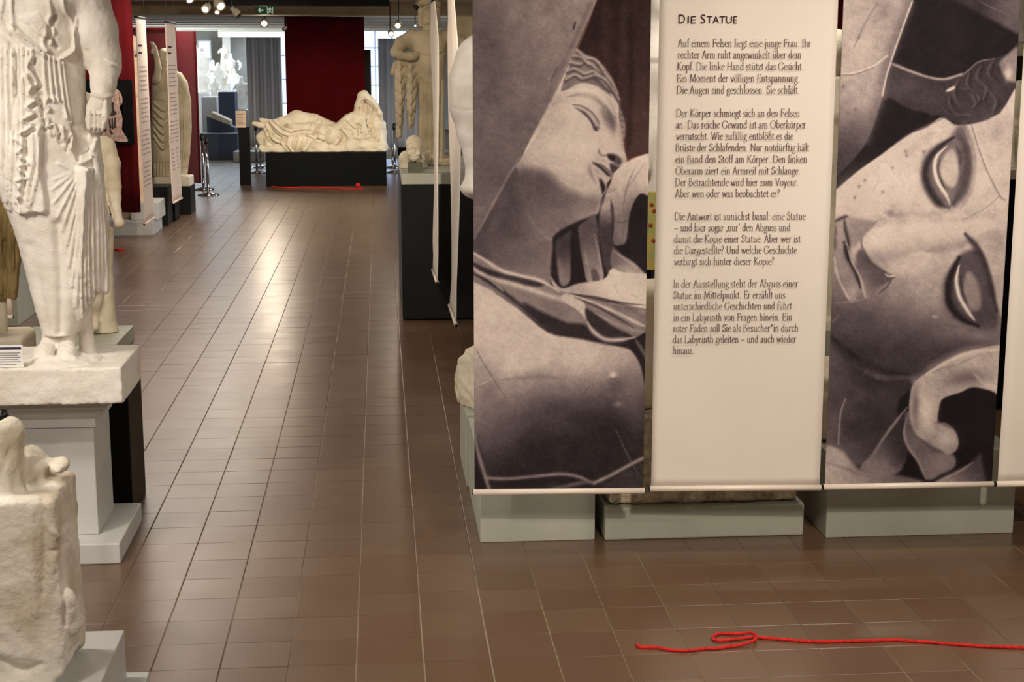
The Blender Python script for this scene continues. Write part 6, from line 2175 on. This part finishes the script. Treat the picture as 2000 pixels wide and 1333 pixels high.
def f_gap3(P):
    d = rbox(P, (2.83, 7.2, p3t + .13), (.125, .22, .13), .03) + .008 * wobble(P, 20, 81) + .004 * wobble(P, 60, 82)
    return np.maximum(d, p3t + .001 - P[2])


setprops(sculpt('statue_fragment', f_gap3, (2.66, 6.93, p3t - .02), (3.0, 7.5, p3t + .33), .011, M_plaster, rough=.002, zmin=p3t + .0005), 'white plaster block on the right end of the wide grey pedestal', 'fragment')
# black cabinet with plaster pieces right of the close-up banner
cx0, cx1 = at(1900, 500, 9.2)[0], at(2090, 500, 9.2)[0]
zt_ = at(1960, 352, 9.2)[2]
box_t('pedestal', 'black pedestal glimpsed at the right edge beyond the close-up banner', cx0, cx1, 9.2, 9.9, 0, zt_, M_black)
box_t('plaster_slab', 'pale plaster slab on the black pedestal at the right edge', cx0 + .02, cx1 - .02, 9.22, 9.88, zt_, zt_ + .06, M_plaster2)['category'] = 'slab'
K14, S14 = frame(9.5)


def f_bustr(P):
    K, S = K14, S14
    d = limb(P, K, S, [(1985, 320, 48, 0), (1980, 270, 40, 0), (1990, 240, 26, 0)], .06)
    d = smin(d, ell(P, K(1992, 200, -.02), (.10, .12, .14)), .03)
    return np.maximum(d, zt_ + .061 - P[2])


setprops(sculpt('bust', f_bustr, *bounds(K14, 1920, 2060, 140, 380, -.25, .25), .012, M_plaster2, None, [([(1950 + 9 * k, 250), (1948 + 9 * k, 330)], 4, -.015) for k in range(8)]), 'cream bust on the black pedestal at the right edge of the picture', 'bust')
sz_ = at(1960, 110, 11.5)[2]
sh_ = thing('wall_shelf', 'pale shelf board with dark underside at the upper right edge', 'shelf', (at(1990, 110, 11.5)[0], 11.6, 0))
box('board', at(1900, 100, 11.5)[0], at(2100, 100, 11.5)[0], 11.5, 11.9, sz_, sz_ + .10, M_plaster2, sh_)
box('cabinet', at(1900, 100, 11.5)[0], at(2100, 100, 11.5)[0], 11.55, 11.9, 0, sz_, M_browndark, sh_)
K15, S15 = frame(11.6)


def f_tor(P):
    K, S = K15, S15
    d = limb(P, K, S, [(1995, 76, 12, 0), (1996, 40, 14, 0), (1994, 0, 12, 0), (1990, -30, 8, 0)], .03) + .01 * wobble(P, 30, 7)
    return np.maximum(d, sz_ + .101 - P[2])


setprops(sculpt('figurine', f_tor, *bounds(K15, 1970, 2020, -50, 100, -.12, .12), .010, M_plaster), 'small white figure on the shelf at the upper right edge', 'sculpture')


# ---- white casts in the bright far room
def cast(label, px, feet, head, Y, lean=0.0, arm=0.0, wide=1.0, m=M_plaster, ped=None, seed=0):
    K, S = frame(Y)
    wide = wide * 1.25
    hpx = feet - head
    u = hpx / 7.6
    zf = K(px, feet)[2]

    def f(P):
        L = lambda pts: limb(P, K, S, [(px + x * u * wide, feet - y * u, r * u, dy) for x, y, r, dy in pts], .05)
        d = loft(P, rows_of(K, S, [(feet + 2, px - .75 * u * wide, px + .75 * u * wide, .75 * u * S, 0), (feet - 2.5 * u, px - .8 * u * wide, px + .8 * u * wide, .7 * u * S, 0), (feet - 4 * u, px - .8 * u * wide + lean * .4 * u, px + .8 * u * wide + lean * .4 * u, .65 * u * S, 0),
                                   (feet - 5.6 * u, px - .85 * u * wide + lean * u, px + .85 * u * wide + lean * u, .6 * u * S, 0), (feet - 6.3 * u, px - .5 * u + lean * u, px + .5 * u + lean * u, .4 * u * S, 0)]))
        d = smin(d, L([(lean / wide, 6.2, .34, 0), (lean * 1.15 / wide, 6.7, .3, 0)]), .06)
        d = smin(d, ell(P, K(px + lean * 1.2 * u, feet - 7.05 * u), (.42 * u * S, .5 * u * S, .58 * u * S)), .04)
        d = smin(d, L([(-.85 + lean, 5.7, .34, 0), (-1.25 + lean, 4.6, .28, 0), (-1.0 + lean, 3.6, .22, -.1)]), .05)
        if arm:
            d = smin(d, L([(.85 + lean, 5.7, .34, 0), (1.3 * arm + lean, 6.6, .36, 0), (1.4 * arm + lean, 7.7, .28, 0)]), .05)
        else:
            d = smin(d, L([(.85 + lean, 5.7, .34, 0), (1.25 + lean, 4.6, .28, 0), (1.05 + lean, 3.6, .22, -.1)]), .05)
        d = d + .012 * np.sin(P[0] * 26 + 3 * np.sin(P[2] * 3 + seed))
        return np.maximum(d, zf - P[2])
    w = 2.4 * u * wide + abs(lean) * u
    t = thing('statue', label, 'statue', (*K(px, feet)[:2], 0), 'white casts in the far room')
    sculpt('figure', f, *bounds(K, px - w, px + w, head - 1.2 * u, feet + 3, -.35, .35), .022, m, t)
    hw = max(.25, .9 * u * S)
    c = K(px, feet)
    box('pedestal_body', c[0] - hw, c[0] + hw, Y - .25, Y + .3, 0, zf, ped or M_lgrey, t, .004)
    return t


cast('white cast with raised arm in the far room, leftmost and highest', 397, 182, 88, 40, lean=-.2, arm=-.6, seed=1)
cast('white cast just right of the raised-arm cast in the far room', 412, 185, 118, 43.2, lean=.3, seed=2)
cast('broad white cast group figure in the middle of the far room', 428, 183, 122, 39.2, lean=-.3, wide=1.3, seed=3)
cast('bluish white cast standing high behind the others in the far room', 446, 165, 104, 44, lean=.4, wide=1.5, seed=4)
cast('yellowish cast behind the dark box in the far room', 437, 178, 124, 41.5, lean=.1, m=M_plaster2, seed=5)
cast('white robed cast beside the grey curtain in the far room', 472, 214, 148, 37.5, lean=.0, wide=1.2, seed=6)
cast('stooping white cast above the dark box in the far room', 462, 190, 134, 42.8, lean=-.6, wide=1.3, seed=7)
cast('small white cast below the raised-arm cast in the far room', 418, 200, 150, 38.5, lean=.2, seed=8)
cast('pale bust on a high pedestal by the far pier', 436, 128, 86, 45.0, m=M_plaster2, seed=9)
# dark box, slanted bench, low plinths of the far room
a, b = at(426, 180, 36.5), at(460, 235, 36.5)
setprops(box('display_box', a[0], b[0], 36.5, 37.2, 0, a[2], M_blue), 'dark slate box between the white casts in the far room', 'box')
a, b = at(393, 190, 37.2), at(424, 240, 37.2)
setprops(box('display_box', a[0], b[0], 37.2, 37.9, 0, a[2], M_lgrey), 'pale box under the leftmost casts in the far room', 'box')
bt = thing('slanted_bench', 'slate blue slanted stand with a pale relief slab in the far room', 'stand', (*at(430, 262, 35)[:2], 0))
zz0, zz1, zz2 = at(405, 226, 35)[2], at(456, 250, 35)[2], at(430, 284, 35)[2]
xa, xb = at(404, 240, 35)[0], at(458, 240, 35)[0]
obj('body', [(xa, 35, 0), (xb, 35, 0), (xb, 35, zz1), (xa, 35, zz0), (xa, 35.6, 0), (xb, 35.6, 0), (xb, 35.6, zz1), (xa, 35.6, zz0)], [[0, 1, 2, 3], [5, 4, 7, 6], [4, 0, 3, 7], [1, 5, 6, 2], [3, 2, 6, 7], [4, 5, 1, 0]], M_blue, bt)
obj('relief', [(xa - .02, 34.98, zz0), (xb - .1, 34.98, zz1 + .06), (xb - .1, 34.98, zz1 + .16), (xa + .1, 34.98, zz0 + .08), (xa - .02, 35.6, zz0), (xb - .1, 35.6, zz1 + .06), (xb - .1, 35.6, zz1 + .16), (xa + .1, 35.6, zz0 + .08)], [[0, 1, 2, 3], [5, 4, 7, 6], [4, 0, 3, 7], [1, 5, 6, 2], [3, 2, 6, 7], [4, 5, 1, 0]], M_plaster2, bt)
a, b = at(392, 262, 34.2), at(463, 285, 34.2)
setprops(box('low_platform', a[0], b[0], 34.3, 34.9, 0, a[2], M_blue), 'low slate blue platform in front of the slanted stand', 'platform')
g = ground(456, 316)
setprops(box('low_platform', g[0], at(516, 316, g[1])[0], g[1], g[1] + .7, 0, at(456, 297, g[1])[2], M_lgrey), 'low white plinth on the floor behind the lectern', 'plinth')
setprops(box('display_box', at(777, 300, 32)[0], at(800, 300, 32)[0] + .4, 32, 32.6, .0, .55, M_black), 'black box right of the reclining figure below the grey curtain', 'box')
